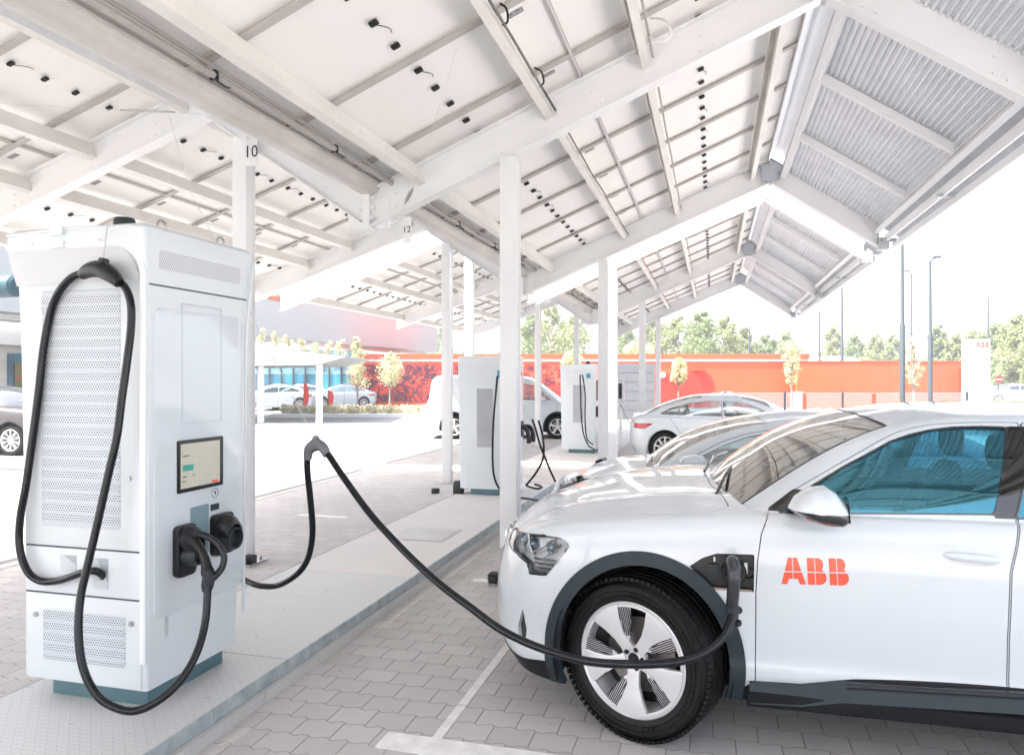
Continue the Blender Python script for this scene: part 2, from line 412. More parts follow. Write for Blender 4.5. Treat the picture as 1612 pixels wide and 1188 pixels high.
def panel_mesh(sl,L,W=.9685):
    """solar module seen from below, origin at its lower left corner; slopes up along +x"""
    k=math.sqrt(1+sl*sl);mb=MB()
    def b(x0,x1,y0,y1,z0,z1):
        i0=len(mb.v);mb.box(x0,x1,y0,y1,z0,z1)
        for i in range(i0,len(mb.v)):
            X,Y,Z=mb.v[i];mb.v[i]=(X-Z*sl/k,Y,X*sl+Z/k)
    mb.cm=0;b(.004,L-.004,.004,W-.004,.030,.036);mb.cm=2;b(.004,L-.004,.004,W-.004,.0365,.042)
    mb.cm=1
    b(0,L,0,.012,0,.043);b(0,L,W-.012,W,0,.043);b(0,.012,.013,W-.013,0,.043);b(L-.012,L,.013,W-.013,0,.043)
    mb.cm=3;b(L*.86,L*.86+.10,.12,.18,.0285,.0298);mb.cm=1
    b(.013,L-.013,.013,.032,0,.003);b(.013,L-.013,W-.032,W-.013,0,.003)
    return mb
def jbox_mesh(sl,lead):
    mb=MB();mb.box(-.027,.027,-.017,.017,-.018,.0)
    mb.box(-.018,.018,-.012,.012,-.023,-.018)
    if lead: mb.tube(spline([(.0,.015,-.012),(.03,.06,-.014),(.05,.12,-.010),(.04,.17,-.004)],5),.0028,5)
    th=-math.atan(sl);mb.xf(Matrix.Rotation(th,4,'Y'));return mb
def canopy(label,frames,y0,y1,jy,corr=True):
    t=thing('solar_canopy',label,'canopy',(-1.58,frames[0],0),group='solar carport canopies')
    # frames
    for fy in frames:
        mb=MB();ibeam(mb,-2.83,zr(-2.83),.78,zr(.78),fy);mb.build('rafter',WHITE,t)
        mb=MB();ibeam(mb,.78,zr(.78),2.19,3.43,fy);mb.build('rafter',WHITE,t)
        mb=MB();ibeam(mb,-7.75,zl(-7.75),-4.43,zl(-4.43),fy);mb.build('rafter',WHITE,t)
        mb=MB();ibeam(mb,-4.43,zl(-4.43),-2.83,2.93,fy);mb.build('rafter',WHITE,t)
        for px,zt in ((-1.58,zr(-1.58)+.004),(-4.06,ZL0-.681*.37+.03)):
            mb=MB();w=.07;z0=.0
            mb.box(px-w,px+w,fy-w,fy-w+.012,z0,zt);mb.box(px-w,px+w,fy+w-.012,fy+w,z0,zt);mb.box(px-.055,px-.047,fy-w+.012,fy+w-.012,z0,zt);mb.box(px+.047,px+.055,fy-w+.012,fy+w-.012,z0,zt)
            po=mb.build('post',WHITE,t,bevel=.003)
            mb=MB();mb.box(px-.15,px+.15,fy-.13,fy+.13,0.001,.018)
            for sx in (-.11,.11):
                for sy in (-.095,.095): mb.lathe([(0,0.018),(.014,.018),(.014,.034),(.007,.034),(.007,.05),(0,.05)],(px+sx,fy+sy,0),n=8)
            mb.build('base_plate',STEEL,po,origin=None,world=True)
        # valley connection
        mb=MB();mb.box(-2.86,-2.80,fy-.068,fy+.068,2.915,3.32);mb.box(-3.02,-2.64,fy-.012,fy+.012,2.93,3.2)
        for q in range(4):
            for s_ in (-.045,.045): mb.box(-2.90,-2.76,fy+s_-.012,fy+s_+.012,3.0+q*.085,3.018+q*.085)
        mb.build('valley_joint',WHITE,t)
        mb=MB();mb.box(.765,.795,fy-.066,fy+.066,4.385,4.73);mb.box(.66,.90,fy-.07,fy-.066,4.42,4.66);mb.build('ridge_joint',mat('galv_plate',(.5,.54,.57),.4,.5),t)
        mb=MB();mb.box(2.16,2.30,fy-.07,fy+.07,3.40,3.56);mb.build('eave_joint',mat('galv_plate',(.5,.54,.57),.4,.5),t)
    ya,yb=y0,y1
    segs=[(a+.008,b-.008) for a,b in zip(frames[:-1],frames[1:])]
    if y0<frames[0]-.1: segs=[(y0,frames[0]-.008)]+segs
    for a,b in segs:
        for x in (-2.34,-1.25,-.49,.55):
            mb=MB();csec(mb,x,zr(x)+.155,.41,a,b);mb.build('purlin',PURL,t)
        for x in (-7.55,-6.48,-5.70,-4.66):
            mb=MB();csec(mb,x,zl(x)+.15,ML,a,b);mb.build('purlin',PURL,t)
        # ridge and eave members of the steep wing
        st=(3.43-zr(.78))/1.41
        def zs(x): return zr(.78)+st*(x-.78)
        mb=MB()
        for x in (.93,2.13):
            i0=len(mb.v);mb.box(-.03,.03,a,b,0,.14);th=-math.atan(st);mb.xf(Matrix.Translation((x,0,zs(x)+.15))@Matrix.Rotation(th,4,'Y'),i0)
        mb.build('edge_beam',WHITE,t)
        nb=2
        for q in (1,2):
            yy=a+(b-a)*q/3.;mb=MB();i0=0
            mb.rings([[(x,yy-.035,zs(x)+.20),(x,yy+.035,zs(x)+.20),(x,yy+.035,zs(x)+.29),(x,yy-.035,zs(x)+.29)] for x in (.96,2.10)]);mb.build('batten',WHITE,t)
        # corrugated sheet
        L=math.hypot(1.28,1.28*st);ux,uz=1.28/L,1.28*st/L;nx,nz=-uz,ux;pr=[];n=int(L/.054)
        for i in range(n):
            for f,h in ((0,0),(.2,0),(.32,.022),(.68,.022),(.8,0)):
                s_=(i+f)*L/n;pr.append((.93+ux*s_+nx*h,zs(.93)+.305+uz*s_+nz*h))
        lo=[(x,z) for x,z in pr];hi=[(x+nx*.003,z+nz*.003) for x,z in pr]
        vs=[(x,yy,z) for yy in (a-.02,b+.02) for x,z in lo]+[(x,yy,z) for yy in (a-.02,b+.02) for x,z in hi];k=len(lo);fs=[]
        for i in range(k-1): fs.append((i,i+1,k+i+1,k+i));fs.append((2*k+i,3*k+i,3*k+i+1,2*k+i+1))
        mb=MB();mb.add(vs,fs);mb.build('corrugated_sheet',CORR,t)
        # outer gutter rails with brackets
        mb=MB();mb.box(2.25,2.27,a,b,3.50,3.60);mb.box(2.36,2.42,a-.03,b+.03,3.42,3.50);mb.build('eave_rail',WHITE,t)
        for q in range(3):
            yy=a+.1+(b-a-.2)*q/2;mb=MB();mb.box(2.20,2.38,yy-.03,yy+.03,3.49,3.53);mb.build('bracket',mat('galv_plate',(.5,.54,.57),.4,.5),t)
    for a,b in segs:
        mb=MB();mb.rings([[(x,yy,z) for x,z in ((2.20,3.725),(2.47,3.545),(2.475,3.55),(2.20,3.731))] for yy in (a-.03,b+.03)]);mb.build('eave_shade_plate',COVR,t)  # opaque plate added to keep direct sun off the eave rails
    # flashing at the ridge
    mb=MB();mb.rings([[(.70,yy,4.70+.10),(.86,yy,4.80+.10),(1.04,yy,4.60+.115),(1.04,yy,4.61+.115),(.86,yy,4.812+.10),(.70,yy,4.712+.10)] for yy in (y0,y1)]);mb.build('ridge_flashing',WHITE,t)
    # steep sheet of the left row
    stl=(2.93-ZL0)/1.6
    mb=MB();pr=[];n=30
    for i in range(n):
        for f,h in ((0,0),(.2,0),(.32,.02),(.68,.02),(.8,0)):
            x=-4.36+(i+f)*1.34/n;pr.append((x+h*.58,ZL0+stl*(x+4.43)+.34+h*.8))
    vs=[(x,yy,z+q) for q in (0,.003) for yy in (y0,y1) for x,z in pr];k=len(pr);fs=[]
    for i in range(k-1): fs.append((i,i+1,k+i+1,k+i));fs.append((2*k+i,3*k+i,3*k+i+1,2*k+i+1))
    mb.add(vs,fs);mb.build('corrugated_sheet',CORR,t)
    # valley gutter, cable conduit and clips
    mb=MB();sec=[]
    for q in range(9):
        a_=R(180+180*q/8);sec.append((-2.83+.105*math.cos(a_),3.29+.085*math.sin(a_)))
    inn=[(-2.83+(x+2.83)*.94,3.29+(z-3.29)*.94) for x,z in reversed(sec)]
    pr=[(-2.945,3.31),(-2.945,3.295)]+sec+[(-2.715,3.295),(-2.715,3.31)]+inn
    mb.rings([[(x,yy,z) for x,z in pr] for yy in (y0+.05,y1-.05)]);mb.build('gutter',mat('gutter_grey',(.64,.61,.585),.5,var=.06),t)
    mb=MB();mb.tube([(-2.62,y0,3.30),(-2.62,y1,3.30)],.020,8);mb.tube([(-2.60,y0,3.335),(-2.60,y1,3.335)],.012,8);mb.build('conduit',COND,t)
    mb=MB();mb.rings([[(x,yy,z) for x,z in ((-3.09,3.46),(-2.90,3.41),(-2.69,3.345),(-2.69,3.350),(-2.90,3.415),(-3.09,3.465))] for yy in (y0,y1)]);mb.build('valley_sun_seal',WHITE,t)  # folded sheet added to stop sun leaking through the valley
    for a,b in segs:
        mb=MB();n_=12;mb.tube([(-1.205+.004*math.sin(i*1.3),a+(b-a)*i/n_,zr(-1.205)+.19+.006*math.cos(i*2.1)) for i in range(n_+1)],.009,6);mb.build('cable_run',CABLE,t,smooth=True)
        mb=MB();mb.tube([(-.445+.003*math.sin(i*1.3),a+(b-a)*i/n_,zr(-.445)+.22+.006*math.cos(i*2.1)) for i in range(n_+1)],.010,6);mb.build('cable_run',COND,t,smooth=True)
    yy=y0+.7;c0_=None
    while yy<y1:
        if c0_ is not None:
            o_=c0_.copy();COL.objects.link(o_);o_.location=(c0_.location.x,c0_.location.y+yy-y0-.7,c0_.location.z);yy+=1.33;continue
        mb=MB()
        mb.box(-2.645,-2.60,yy-.010,yy+.010,3.275,3.33);mb.tube(spline([(-2.62,yy,3.28),(-2.58,yy+.05,3.25),(-2.61,yy+.12,3.28)],4),.005,6);yy+=1.33
        c0_=mb.build('conduit_clip',BLACK,t)
    # solar panels
    def row(xa,L,sl,zf,nm):
        mesh=None;jm=[jbox_mesh(sl,False),jbox_mesh(sl,True)];jo=[None,None];yy=4.35-.97*20
        while yy<y1-.5:
            if yy>=y0-.02 and yy+.95<=y1+.3:
                if mesh is None:
                    o=panel_mesh(sl,L).build('solar_panel',[PANB,PANF,PANT,mat('panel_label_grey',(.50,.50,.52),.5,var=.3,vs=60)],t,origin=(0,0,0),world=False);mesh=o
                else: o=mesh.copy();COL.objects.link(o)
                o.location=Vector((xa,yy,zf(xa)+.345))-t.location
                if yy>jy:
                    for q,dy in enumerate((.155,.46,.76)):
                        k=1 if (q+int(yy*7))%3==0 else 0
                        if jo[k] is None: j=jm[k].build('junction_box',JBX,None,world=False);jo[k]=j
                        else: j=jo[k].copy();COL.objects.link(j)
                        j.parent=o;xm=L*.5+.01;j.location=(xm,dy,xm*sl+.022)
            yy+=.97
    row(-2.755,1.7585,.41,zr,'a');row(-.995,1.7585,.41,zr,'b')
    row(-7.92,1.7585,ML,zl,'a');row(-6.16,1.7585,ML,zl,'b')
    return t
CA=canopy('long white steel canopy with solar panels directly overhead, standing over the near charger',[.5,5.75,11.0],-3.9,11.08,2.3)
CB=canopy('second white steel solar canopy, behind the sunlit gap, over the far parked cars',[12.1,17.3,22.5],12.02,22.6,11)
# loops of cable beside purlins
def cable_loop(pts,r,label,nm='cable',m=WHITE):
    o=MB().tube(spline(pts,6),r,6).build(nm,m,origin=pts[0],smooth=True);return tag(o,label,'cable')
cable_loop([(-.45,5.45,4.28),(-.33,5.35,4.2),(-.28,5.25,4.05),(-.33,5.2,3.98),(-.42,5.28,4.05),(-.44,5.5,4.2)],.008,'coiled white cable hanging off the purlin above the near post, upper right')
cable_loop([atD(787,6,4.45),atD(797,14,4.45),(atD(799,34,4.47)),atD(791,40,4.5)],.007,'short dark cable loop on the purlin over the near bay, nearer one',m=CABLE)
cable_loop([atD(841,107,5.3),atD(852,113,5.3),(atD(856,129,5.32)),atD(850,137,5.36)],.007,'short dark cable loop on the purlin close to the rafter above the near post',m=CABLE)
# number plates
def numplate(txt,x,y,z,w,h,label):
    t=thing('number_sign',label,'sign',(x,y,z),group='bay number signs')
    mb=MB();plate(mb,roundrect(-w/2,w/2,-h/2,h/2,.012),lambda a,b,d:(x+a,y+d,z+b),-.006,0);mb.build('panel',mat('sign_white',(.82,.82,.82),.4),t)
    text_mb(txt,h*(.62 if w>.1 else .36),lambda a,b,d:(x+a*.95,y-.0075-d,z+b),.001).build('lettering',BLACK,t)
X_,Z_=onY(396,240,5.66)
numplate('10',X_,5.66,Z_,.125,.24,'white plate reading 10 fixed high on the left near post')
X_,Z_=onY(641,362,5.3);numplate('12',X_,5.3,Z_,.07,.2,'small white plate reading 12 hanging below the valley gutter')
# tension wires with springs
def wire(pts,label,spring=None):
    t=thing('tension_wire',label,'wire',pts[0],group='cable tension wires')
    MB().tube(pts,.0022,6).build('strand',mat('wire_white',(.7,.7,.7),.4),t,smooth=True)
    if spring:
        a,b=Vector(spring[0]),Vector(spring[1]);n=40;d=(b-a);u=d.normalized().orthogonal().normalized();w=d.normalized().cross(u)
        mb=MB();mb.tube([a+d*(i/n)+(u*math.cos(i*1.57)+w*math.sin(i*1.57))*.012 for i in range(n+1)],.004,5)
        mb.tube([b,b+d*.25],.007,6);mb.tube([a,a-d*.25],.007,6);mb.build('spring',STEEL,t,smooth=True)
A=atD(748,-20,4.6);B=atD(664,262,5.2);C=atD(633,332,5.75);wire([A,B,C],'thin white wire slanting down from the purlins to the valley joint, with a small spring',(atD(648,300,5.5),atD(640,316,5.6)))
A=atD(-30,163,6.2);B=atD(202,174,6.4);C=atD(318,180,6.72);wire([A,B,C],'thin wire under the left roof ending at a long tension spring',(atD(204,174,6.42),atD(262,176,6.56)))
# black cable brackets at post feet
def bracket(x,y,z,label):
    t=thing('post_bracket',label,'bracket',(x,y,z),group='black plastic brackets on posts')
    mb=MB();mb.box(x-.045,x+.045,y-.05,y+.04,z,z+.07);mb.box(x-.03,x+.03,y-.09,y-.05,z+.01,z+.05)
    for q in range(4): mb.box(x-.05,x+.05,y-.056,y-.05,z+.01+q*.016,z+.018+q*.016)
    mb.build('clip',BRACK,t,bevel=.004)
bracket(-3.95,5.68,.02,'black ribbed bracket at the foot of the left near post')
bracket(-1.69,5.69,.02,'black bracket at the foot of the post in front of the white car')
x,y=onZ(686,776,0.);bracket(x,y,.0,'small black clamp lying by the thin post left of the second charger')
# ============================================================ chargers
def perf_mat(name,ax,base=(.66,.695,.73),pitch=.0142,flat=False):
    m,nt,p=newmat(name);co=objco(nt);s=N(nt,'ShaderNodeSeparateXYZ');nt.links.new(co,s.inputs[0]);a=s.outputs[ax];z=s.outputs[2]
    r=M(nt,'DIVIDE',z,pitch*.8);row=M(nt,'FLOOR',r);fz=M(nt,'SUBTRACT',M(nt,'FRACT',r),.5)
    c=M(nt,'ADD',M(nt,'DIVIDE',a,pitch),M(nt,'MULTIPLY',M(nt,'MODULO',row,2.),.5));fa=M(nt,'SUBTRACT',M(nt,'FRACT',c),.5)
    d=M(nt,'SQRT',M(nt,'ADD',M(nt,'MULTIPLY',fa,fa),M(nt,'MULTIPLY',fz,M(nt,'MULTIPLY',fz,.64))))
    mr=N(nt,'ShaderNodeMapRange');mr.interpolation_type='SMOOTHSTEP';nt.links.new(d,mr.inputs[0]);mr.inputs[1].default_value=.24;mr.inputs[2].default_value=.33
    # paler bands painted into the hole colour, for light on slats behind
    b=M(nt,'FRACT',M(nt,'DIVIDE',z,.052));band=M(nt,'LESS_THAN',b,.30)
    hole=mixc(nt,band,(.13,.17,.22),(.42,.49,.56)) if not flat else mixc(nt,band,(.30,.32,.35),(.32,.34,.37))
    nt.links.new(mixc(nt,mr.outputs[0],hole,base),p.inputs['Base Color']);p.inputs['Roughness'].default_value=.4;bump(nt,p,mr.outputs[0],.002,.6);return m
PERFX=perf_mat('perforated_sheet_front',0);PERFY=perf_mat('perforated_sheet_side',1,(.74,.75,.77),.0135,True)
BANDM=mat('edge_band_bright_white',(.86,.90,.91),.15,coat=.8,var=.0)
SEAM=mat('seam_shadow_gap',(.10,.11,.12),.8)
CX0,CX1,CY0,CY1=-3.225,-2.52,2.84,3.50
def charger_main():
    t=thing('charging_station','tall white fast charger with a screen, closest on the left, black cables looped over it','charging station',(-2.87,3.17,.12))
    m=MB();m.box(CX0+.12,CX1-.035,CY0+.04,CY1-.07,.12,.205);m.build('plinth',TEAL,t,bevel=.004)
    # body shell
    def ring(z,x0,x1,y0,y1,r):
        q=roundrect(x0,x1,y0,y1,r,4);return [(a,b,z) for a,b in q]
    m=MB();R_=[(.205,CX0,CX1,CY0,CY1,.018),(1.0,CX0-.02,CX1,CY0,CY1+.045,.018),(1.9,CX0-.043,CX1,CY0,CY1+.088,.018),(2.1,CX0-.052,CX1,CY0-.004,CY1+.10,.02),(2.19,CX0-.068,CX1,CY0-.012,CY1+.115,.02),(2.26,CX0-.094,CX1+.002,CY0-.02,CY1+.14,.02),(2.32,CX0-.105,CX1+.004,CY0-.022,CY1+.155,.024),(2.352,CX0-.104,CX1+.003,CY0-.02,CY1+.154,.03),(2.372,CX0-.088,CX1-.015,CY0-.0,CY1+.138,.03),(2.378,CX0-.06,CX1-.05,CY0+.03,CY1+.10,.03)]
    m.rings([ring(z,*q) for z,*q in R_]);m.build('housing',CHG,t,smooth=True)
    yf=CY0-.0;
    def fx(px,py,Y=CY0-.006): return onY(px,py,Y)
    # raised white edge band around the front
    def frontband(w,off,r,nm):
        pts=[(CX0+.0-.098,2.285),(CX1-.15,2.285)]
        for k_ in range(9):
            a=R(90-90*k_/8);pts.append((CX1-.012-.16+.16*math.cos(a),2.125+.16*math.sin(a)))
        pts+=[(CX1-.012,1.2),(CX1-.012,.34)]
        m=MB();P=[(x,CY0-.012,z) for x,z in pts];m.tube(P,r,10);return m.build(nm,BANDM,t,smooth=True)
    frontband(.02,0,.0145,'edge_band')
    m=MB();q=[(CX0-.085,2.262),(CX0-.06,2.18),(CX0-.045,2.10),(CX1-.035,2.10),(CX1-.035,2.13)]+[(CX1-.035-.14+.14*math.cos(R(a)),2.125+.14*math.sin(R(a))) for a in (15,30,45,60,75,90)]+[(CX0-.085,2.265)]
    m.rings([[(x,CY0-(.012 if z<2.15 else .026)+d,z) for x,z in q] for d in (0,.012)]);m.build('crown_panel',mat('crown_panel_grey_white',(.60,.61,.635),.3,coat=.2,var=.01),t)
    m=MB();m.tube([(CX0-.092,CY0-.02,2.345),(-2.98,CY0-.022,2.362),(-2.6,CY0-.012,2.355),(CX1-.03,CY0,2.35)],.009,8);m.tube([(CX1+.001,CY1+.06,.36),(CX1+.001,CY1+.09,1.9),(CX1+.002,CY1+.115,2.1),(CX1+.003,CY1+.15,2.3)],.009,8);m.build('edge_band',CHGP,t,smooth=True)
    m=MB();m.box(-3.04,-2.965,CY0-.042,CY0-.02,2.33,2.37);m.box(-3.04,-2.965,CY0-.036,CY0-.012,2.27,2.30);m.build('badge_block',CHG,t)
    # front panels (four doors)
    def pan(z0,z1,nm,x0=None,x1=None,m_=CHG,d=.008,r=.004):
        m=MB();plate(m,roundrect((CX0-.0+.008) if x0 is None else x0,(CX1-.028) if x1 is None else x1,z0,z1,r),lambda a,b,dd:(a,CY0-dd,b),-.004,d);return m.build(nm,m_,t,bevel=.002)
    zA=fx(130,424)[1];zB=fx(130,863)[1];zC=fx(130,937)[1]
    up=pan(zB+.005,zA-.005,'front_panel');mid=pan(zC+.004,zB-.004,'front_panel');lo=pan(.215,zC-.005,'front_panel')
    for z_ in (zA-.002,zB,zC): MB().box(CX0+.004,CX1-.024,CY0-.003,CY0+.002,z_-.007,z_+.007).build('seam',SEAM,t)
    def vent(p0,p1,par,nm='vent'):
        a=fx(*p0);b=fx(*p1);m=MB();plate(m,roundrect(a[0],b[0],b[1],a[1],.012),lambda q,w,d:(q,CY0-.008-d,w),-.002,.0025);return m.build(nm,PERFX,par)
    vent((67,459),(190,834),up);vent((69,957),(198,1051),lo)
    # lock bolts
    for p in ((57.7,965.7),(208,981)):
        m=MB();a=fx(*p);m.lathe([(0,.012),(.010,.012),(.012,.006),(.012,-.002)],(a[0],CY0-.008,a[1]),(0,-1,0),12,True);m.build('lock',STEEL,lo)
    a=fx(205,752.7);m=MB();m.lathe([(0,.012),(.009,.012),(.011,.006),(.011,-.002)],(a[0],CY0-.008,a[1]),(0,-1,0),12,True);m.build('lock',STEEL,up)
    # cable outlets: shallow framed pockets
    for p0,p1 in (((96,872),(121,899)),((147,877),(171,927))):
        a=fx(*p0);b=fx(*p1);m=MB();x0,x1,z0,z1=a[0],b[0],b[1],a[1]
        m.cm=0;m.box(x0,x1,CY0-.0095,CY0-.0082,z0,z1);m.cm=1;m.rings([[(x0,CY0-.0105,z1),(x0+.02,CY0-.0105,z1),(x1,CY0-.0105,z0+.03),(x1,CY0-.0105,z0),(x0,CY0-.0105,z0)],[(x0,CY0-.0096,z1),(x0+.02,CY0-.0096,z1),(x1,CY0-.0096,z0+.03),(x1,CY0-.0096,z0),(x0,CY0-.0096,z0)]])
        m.build('cable_outlet',[mat('outlet_grey',(.42,.48,.50),.5),mat('outlet_light',(.62,.67,.69),.5)],mid)
    # small bolts on the crown
    m=MB()
    for px,py in ((57,386),(163,379)):
        for q in range(3):
            a=fx(px+q*4-4,py+q*2-1,CY0-.014);m.box(a[0]-.004,a[0]+.004,CY0-.024,CY0-.006,a[1]-.006,a[1]+.006)
    m.build('bolt',STEEL,t)
    # ---- side face with the screen (plane x=CX1)
    S=CX1
    def sx(px,py,X=S+.006): return onX(px,py,X)
    def splate(poly,d0,d1,m_,nm,par,bev=0):
        m=MB();plate(m,poly,lambda a,b,d:(S+d,a,b),d0,d1);return m.build(nm,m_,par,bevel=bev)
    def rr(p0,p1,r): 
        a=sx(*p0);b=sx(*p1);return roundrect(a[0],b[0],b[1],a[1],r)
    # door seam lines
    m=MB();zz=2.09;m.box(S-.004,S+.0012,CY0+.012,CY1+.09,zz-.004,zz+.004);m.build('seam',SEAM,t)
    a=sx(252,392);b=sx(379,432);v=splate(roundrect(a[0],b[0],b[1]-.055,a[1]-.0,.02),-.002,.0035,PERFY,'vent',t)
    a=sx(243,450);b=sx(384,925);panel=splate(roundrect(a[0],b[0]-.01,b[1]+.03,1.985,.05,7),-.002,.007,CHGP,'side_panel',t,.002)
    # faint service hatch
    a=sx(286,474);b=sx(348,662);y0,y1,z0,z1=a[0],b[0],b[1],a[1]-.01
    m=MB();w=.003
    m.box(S+.006,S+.008,y0,y0+w,z0,z1);m.box(S+.006,S+.008,y1-w,y1,z0,z1);m.box(S+.006,S+.008,y0+w,y1-w,z0,z0+w);m.box(S+.006,S+.008,y0+w,y1-w,z1-w,z1);m.build('hatch',mat('hatch_line',(.52,.55,.58),.5),panel)
    # screen
    a=sx(278,694);b=sx(349.5,762);y0,y1,z0,z1=a[0],b[0],b[1],a[1]
    scr=splate(roundrect(y0,y1,z0,z1,.008),.004,.014,BLACK,'screen',panel,.002)
    m=MB();m.cm=0;m.box(S+.0142,S+.0155,y0+.018,y1-.03,z0+.02,z1-.018)
    m.cm=1;m.box(S+.0158,S+.0162,y0+.03,y0+.11,z0+.105,z0+.135);m.cm=2;m.box(S+.0158,S+.0162,y1-.095,y1-.045,z0+.024,z0+.034)
    m.cm=3
    for (q,w_,h_) in ((.03,.05,.176),(.03,.03,.075),(.10,.02,.075),(.03,.02,.052)): m.box(S+.0158,S+.0162,y0+q,y0+q+w_,z0+h_,z0+h_+.006)
    m.build('display',[mat('display_glow',(.22,.22,.19),.25,var=.1,vs=2,emit=((.50,.48,.40),.12)),mat('display_teal',(.05,.25,.22),.4,emit=((.03,.2,.17),.1)),mat('display_red',(.6,.03,.02),.4,emit=((.6,.03,.02),.1)),mat('display_text',(.12,.11,.08),.5)],scr)
    # contactless symbol and card slot
    c=sx(338,775.5);m=MB();m.cm=0
    n=28;ro,ri=.026,.0235
    for i in range(n):
        a0,a1=2*math.pi*i/n,2*math.pi*(i+1)/n;q=[(ro,a0),(ro,a1),(ri,a1),(ri,a0)];m.rings([[(S+d,c[0]+r_*math.cos(a_),c[1]+r_*math.sin(a_)) for r_,a_ in q] for d in (.0072,.0082)])
    plate(m,[(c[0]-.006,c[1]+.010),(c[0]+.002,c[1]+.012),(c[0]+.008,c[1]+.002),(c[0]+.004,c[1]-.012),(c[0]-.001,c[1]-.003)],lambda a,b,d:(S+d,a,b),.0072,.0084)
    m.build('card_symbol',DGREY,panel)
    a=sx(331,794);b=sx(344,800);splate(roundrect(a[0],b[0],b[1]-.002,a[1],.003),.0072,.010,DGREY,'card_slot',panel)
    # grey recess panel and holders
    a=sx(299.5,799);b=sx(327.5,868);splate(roundrect(a[0],b[0],b[1],a[1],.006),.004,.011,GREYP,'backing_plate',panel)
    def holder(p0,p1,lab):
        a=sx(*p0);b=sx(*p1);y0,y1,z0,z1=a[0],b[0],b[1],a[1];yc=(y0+y1)/2;w=(y1-y0)
        h=splate(roundrect(y0,y1,z0,z1,.028),.006,.042,BLACK,'connector_holder',t,.006)
        m=MB();r=w*.5
        # hood that shelters the socket
        m2=[];
        for xx,sc,dz in ((S+.03,1.,0),(S+.055,.99,-.002),(S+.085,.93,-.010),(S+.105,.80,-.028)):
            q=[]
            for k_ in range(15):
                a_=R(-25+230*k_/14);q.append((xx,yc+r*sc*math.cos(a_)*.98,z1-r*.98+r*sc*math.sin(a_)*.98+dz))
            for k_ in range(14,-1,-1):
                a_=R(-25+230*k_/14);q.append((xx,yc+(r*sc-.012)*math.cos(a_)*.98,z1-r*.98+(r*sc-.012)*math.sin(a_)*.98+dz))
            m2.append(q)
        m.rings(m2);m.build('hood',BLACK,h,smooth=True)
        m=MB();zc=(z0+z1)/2-.02;m.lathe([(0,.0),(r*.82,.0),(r*.82,.06),(r*.70,.085),(r*.62,.085),(r*.55,.05),(0,.05)],(S+.03,yc,zc),(1,0,0),26);m.build('socket',DGREY,h,smooth=True)
        return yc,z0,z1
    h1=holder((271,829),(300.5,900),0);h2=holder((329.5,811),(360,866),1)
    # vertical slot low on the side
    a=sx(260,926);b=sx(266,1000);splate(roundrect(a[0],b[0],b[1],a[1],.008),.0,.003,mat('slot_shade',(.60,.63,.65),.5),'grip_slot',t)
    # lifting eyes and beacon on top
    for px,py,Y in ((247,352,3.05),(358,383,3.5)):
        m=MB();X=-2.62;Y_=Y;zc=2.385;m.tube([(X,Y_+.03*math.cos(a_),zc+.012+.032*math.sin(a_)) for a_ in [R(-20+220*i/12) for i in range(13)]],.007,7)
        m.box(X-.012,X+.012,Y_-.04,Y_+.04,2.372,2.386);m.build('lifting_eye',STEEL,t,smooth=True)
    b=atD(196,345,3.75);m=MB();m.lathe([(0.0,.11),(.046,.11),(.052,.095),(.052,.055),(.058,.05),(.058,0),(0,0)],(b[0],b[1],2.355),n=20);m.build('beacon',DGREY,t,smooth=True)
    return t,h1,h2
CH,H1,H2=charger_main()
def cable(name,pts,label,r=.0175,n=9,extra=None,group='black charging cables'):
    t=thing(name,label,'cable',pts[0],group=group)
    MB().tube(spline(pts,n),r,14).build('hose',CABLE,t,smooth=True);return t
# --- loop over the front and down to the connector on the side
def P(l): return [atD(*q) for q in l]
L=[(167,912,3.49),(158,902,3.44),(147,898,3.42),(128,901.5,3.43),(94,913,3.48),(64,914,3.51),(43,898,3.53),(31,862,3.545),(31.5,817,3.545),(40.6,765,3.54),(50,700,3.54),(60,624,3.53),(69,544,3.52),(83,480,3.51),(105,444,3.47),(130,430,3.44)]
G_END=Vector((-2.285,2.962,.70))
c1=cable('charging_cable',P(L+[(160,432,3.38),(192,447,3.36),(205,473.5,3.345),(206.5,512,3.34),(200,569.5,3.34),(192,627,3.34),(184,688,3.335),(171,745,3.33),(154,821,3.32),(137,894,3.30),(126,945,3.28),(124,1005,3.24),(132.6,1056,3.21),(154,1095,3.19),(184,1114,3.18),(214,1118,3.18),(248,1103,3.2),(282,1073,3.25),(308,1031,3.32),(323,979,3.40)])+[tuple(G_END)],'black charging cable looped over the near charger front and plugged back into its side')
# clamp at the top of the loop
m=MB();pp=P([(129,433,3.42),(142,425,3.40),(160,424,3.37),(176,434,3.35),(188,446,3.34)]);m.tube(spline(pp,6),[.024+.016*math.sin(math.pi*min(1,i/24)) for i in range(25)],12);m.build('clamp',BLACK,c1,smooth=True)
m=MB();a=Vector(atD(160,425,3.36));m.rings([[a+Vector((-.07,d,-.01)),a+Vector((.075,d,-.025)),a+Vector((.02,d,.045)),a+Vector((.0,d,.045))] for d in (-.012,.012)]);m.lathe([(0,.02),(.012,.02),(.012,-.02),(0,-.02)],a+Vector((.012,0,.042)),(0,1,0),10);m.build('hanger',DGREY,c1)
m=MB();a=Vector(atD(167,912,3.49));m.lathe([(.02,-.03),(.024,-.03),(.026,.02),(.024,.03),(.018,.03)],a,(-.6,-.4,.5),14);m.build('gland',STEEL,c1)
MB().tube([a:=Vector(atD(161,420,3.36)),a+Vector((.01,.02,.20))],.0035,6).build('hanging_wire',STEEL,c1)
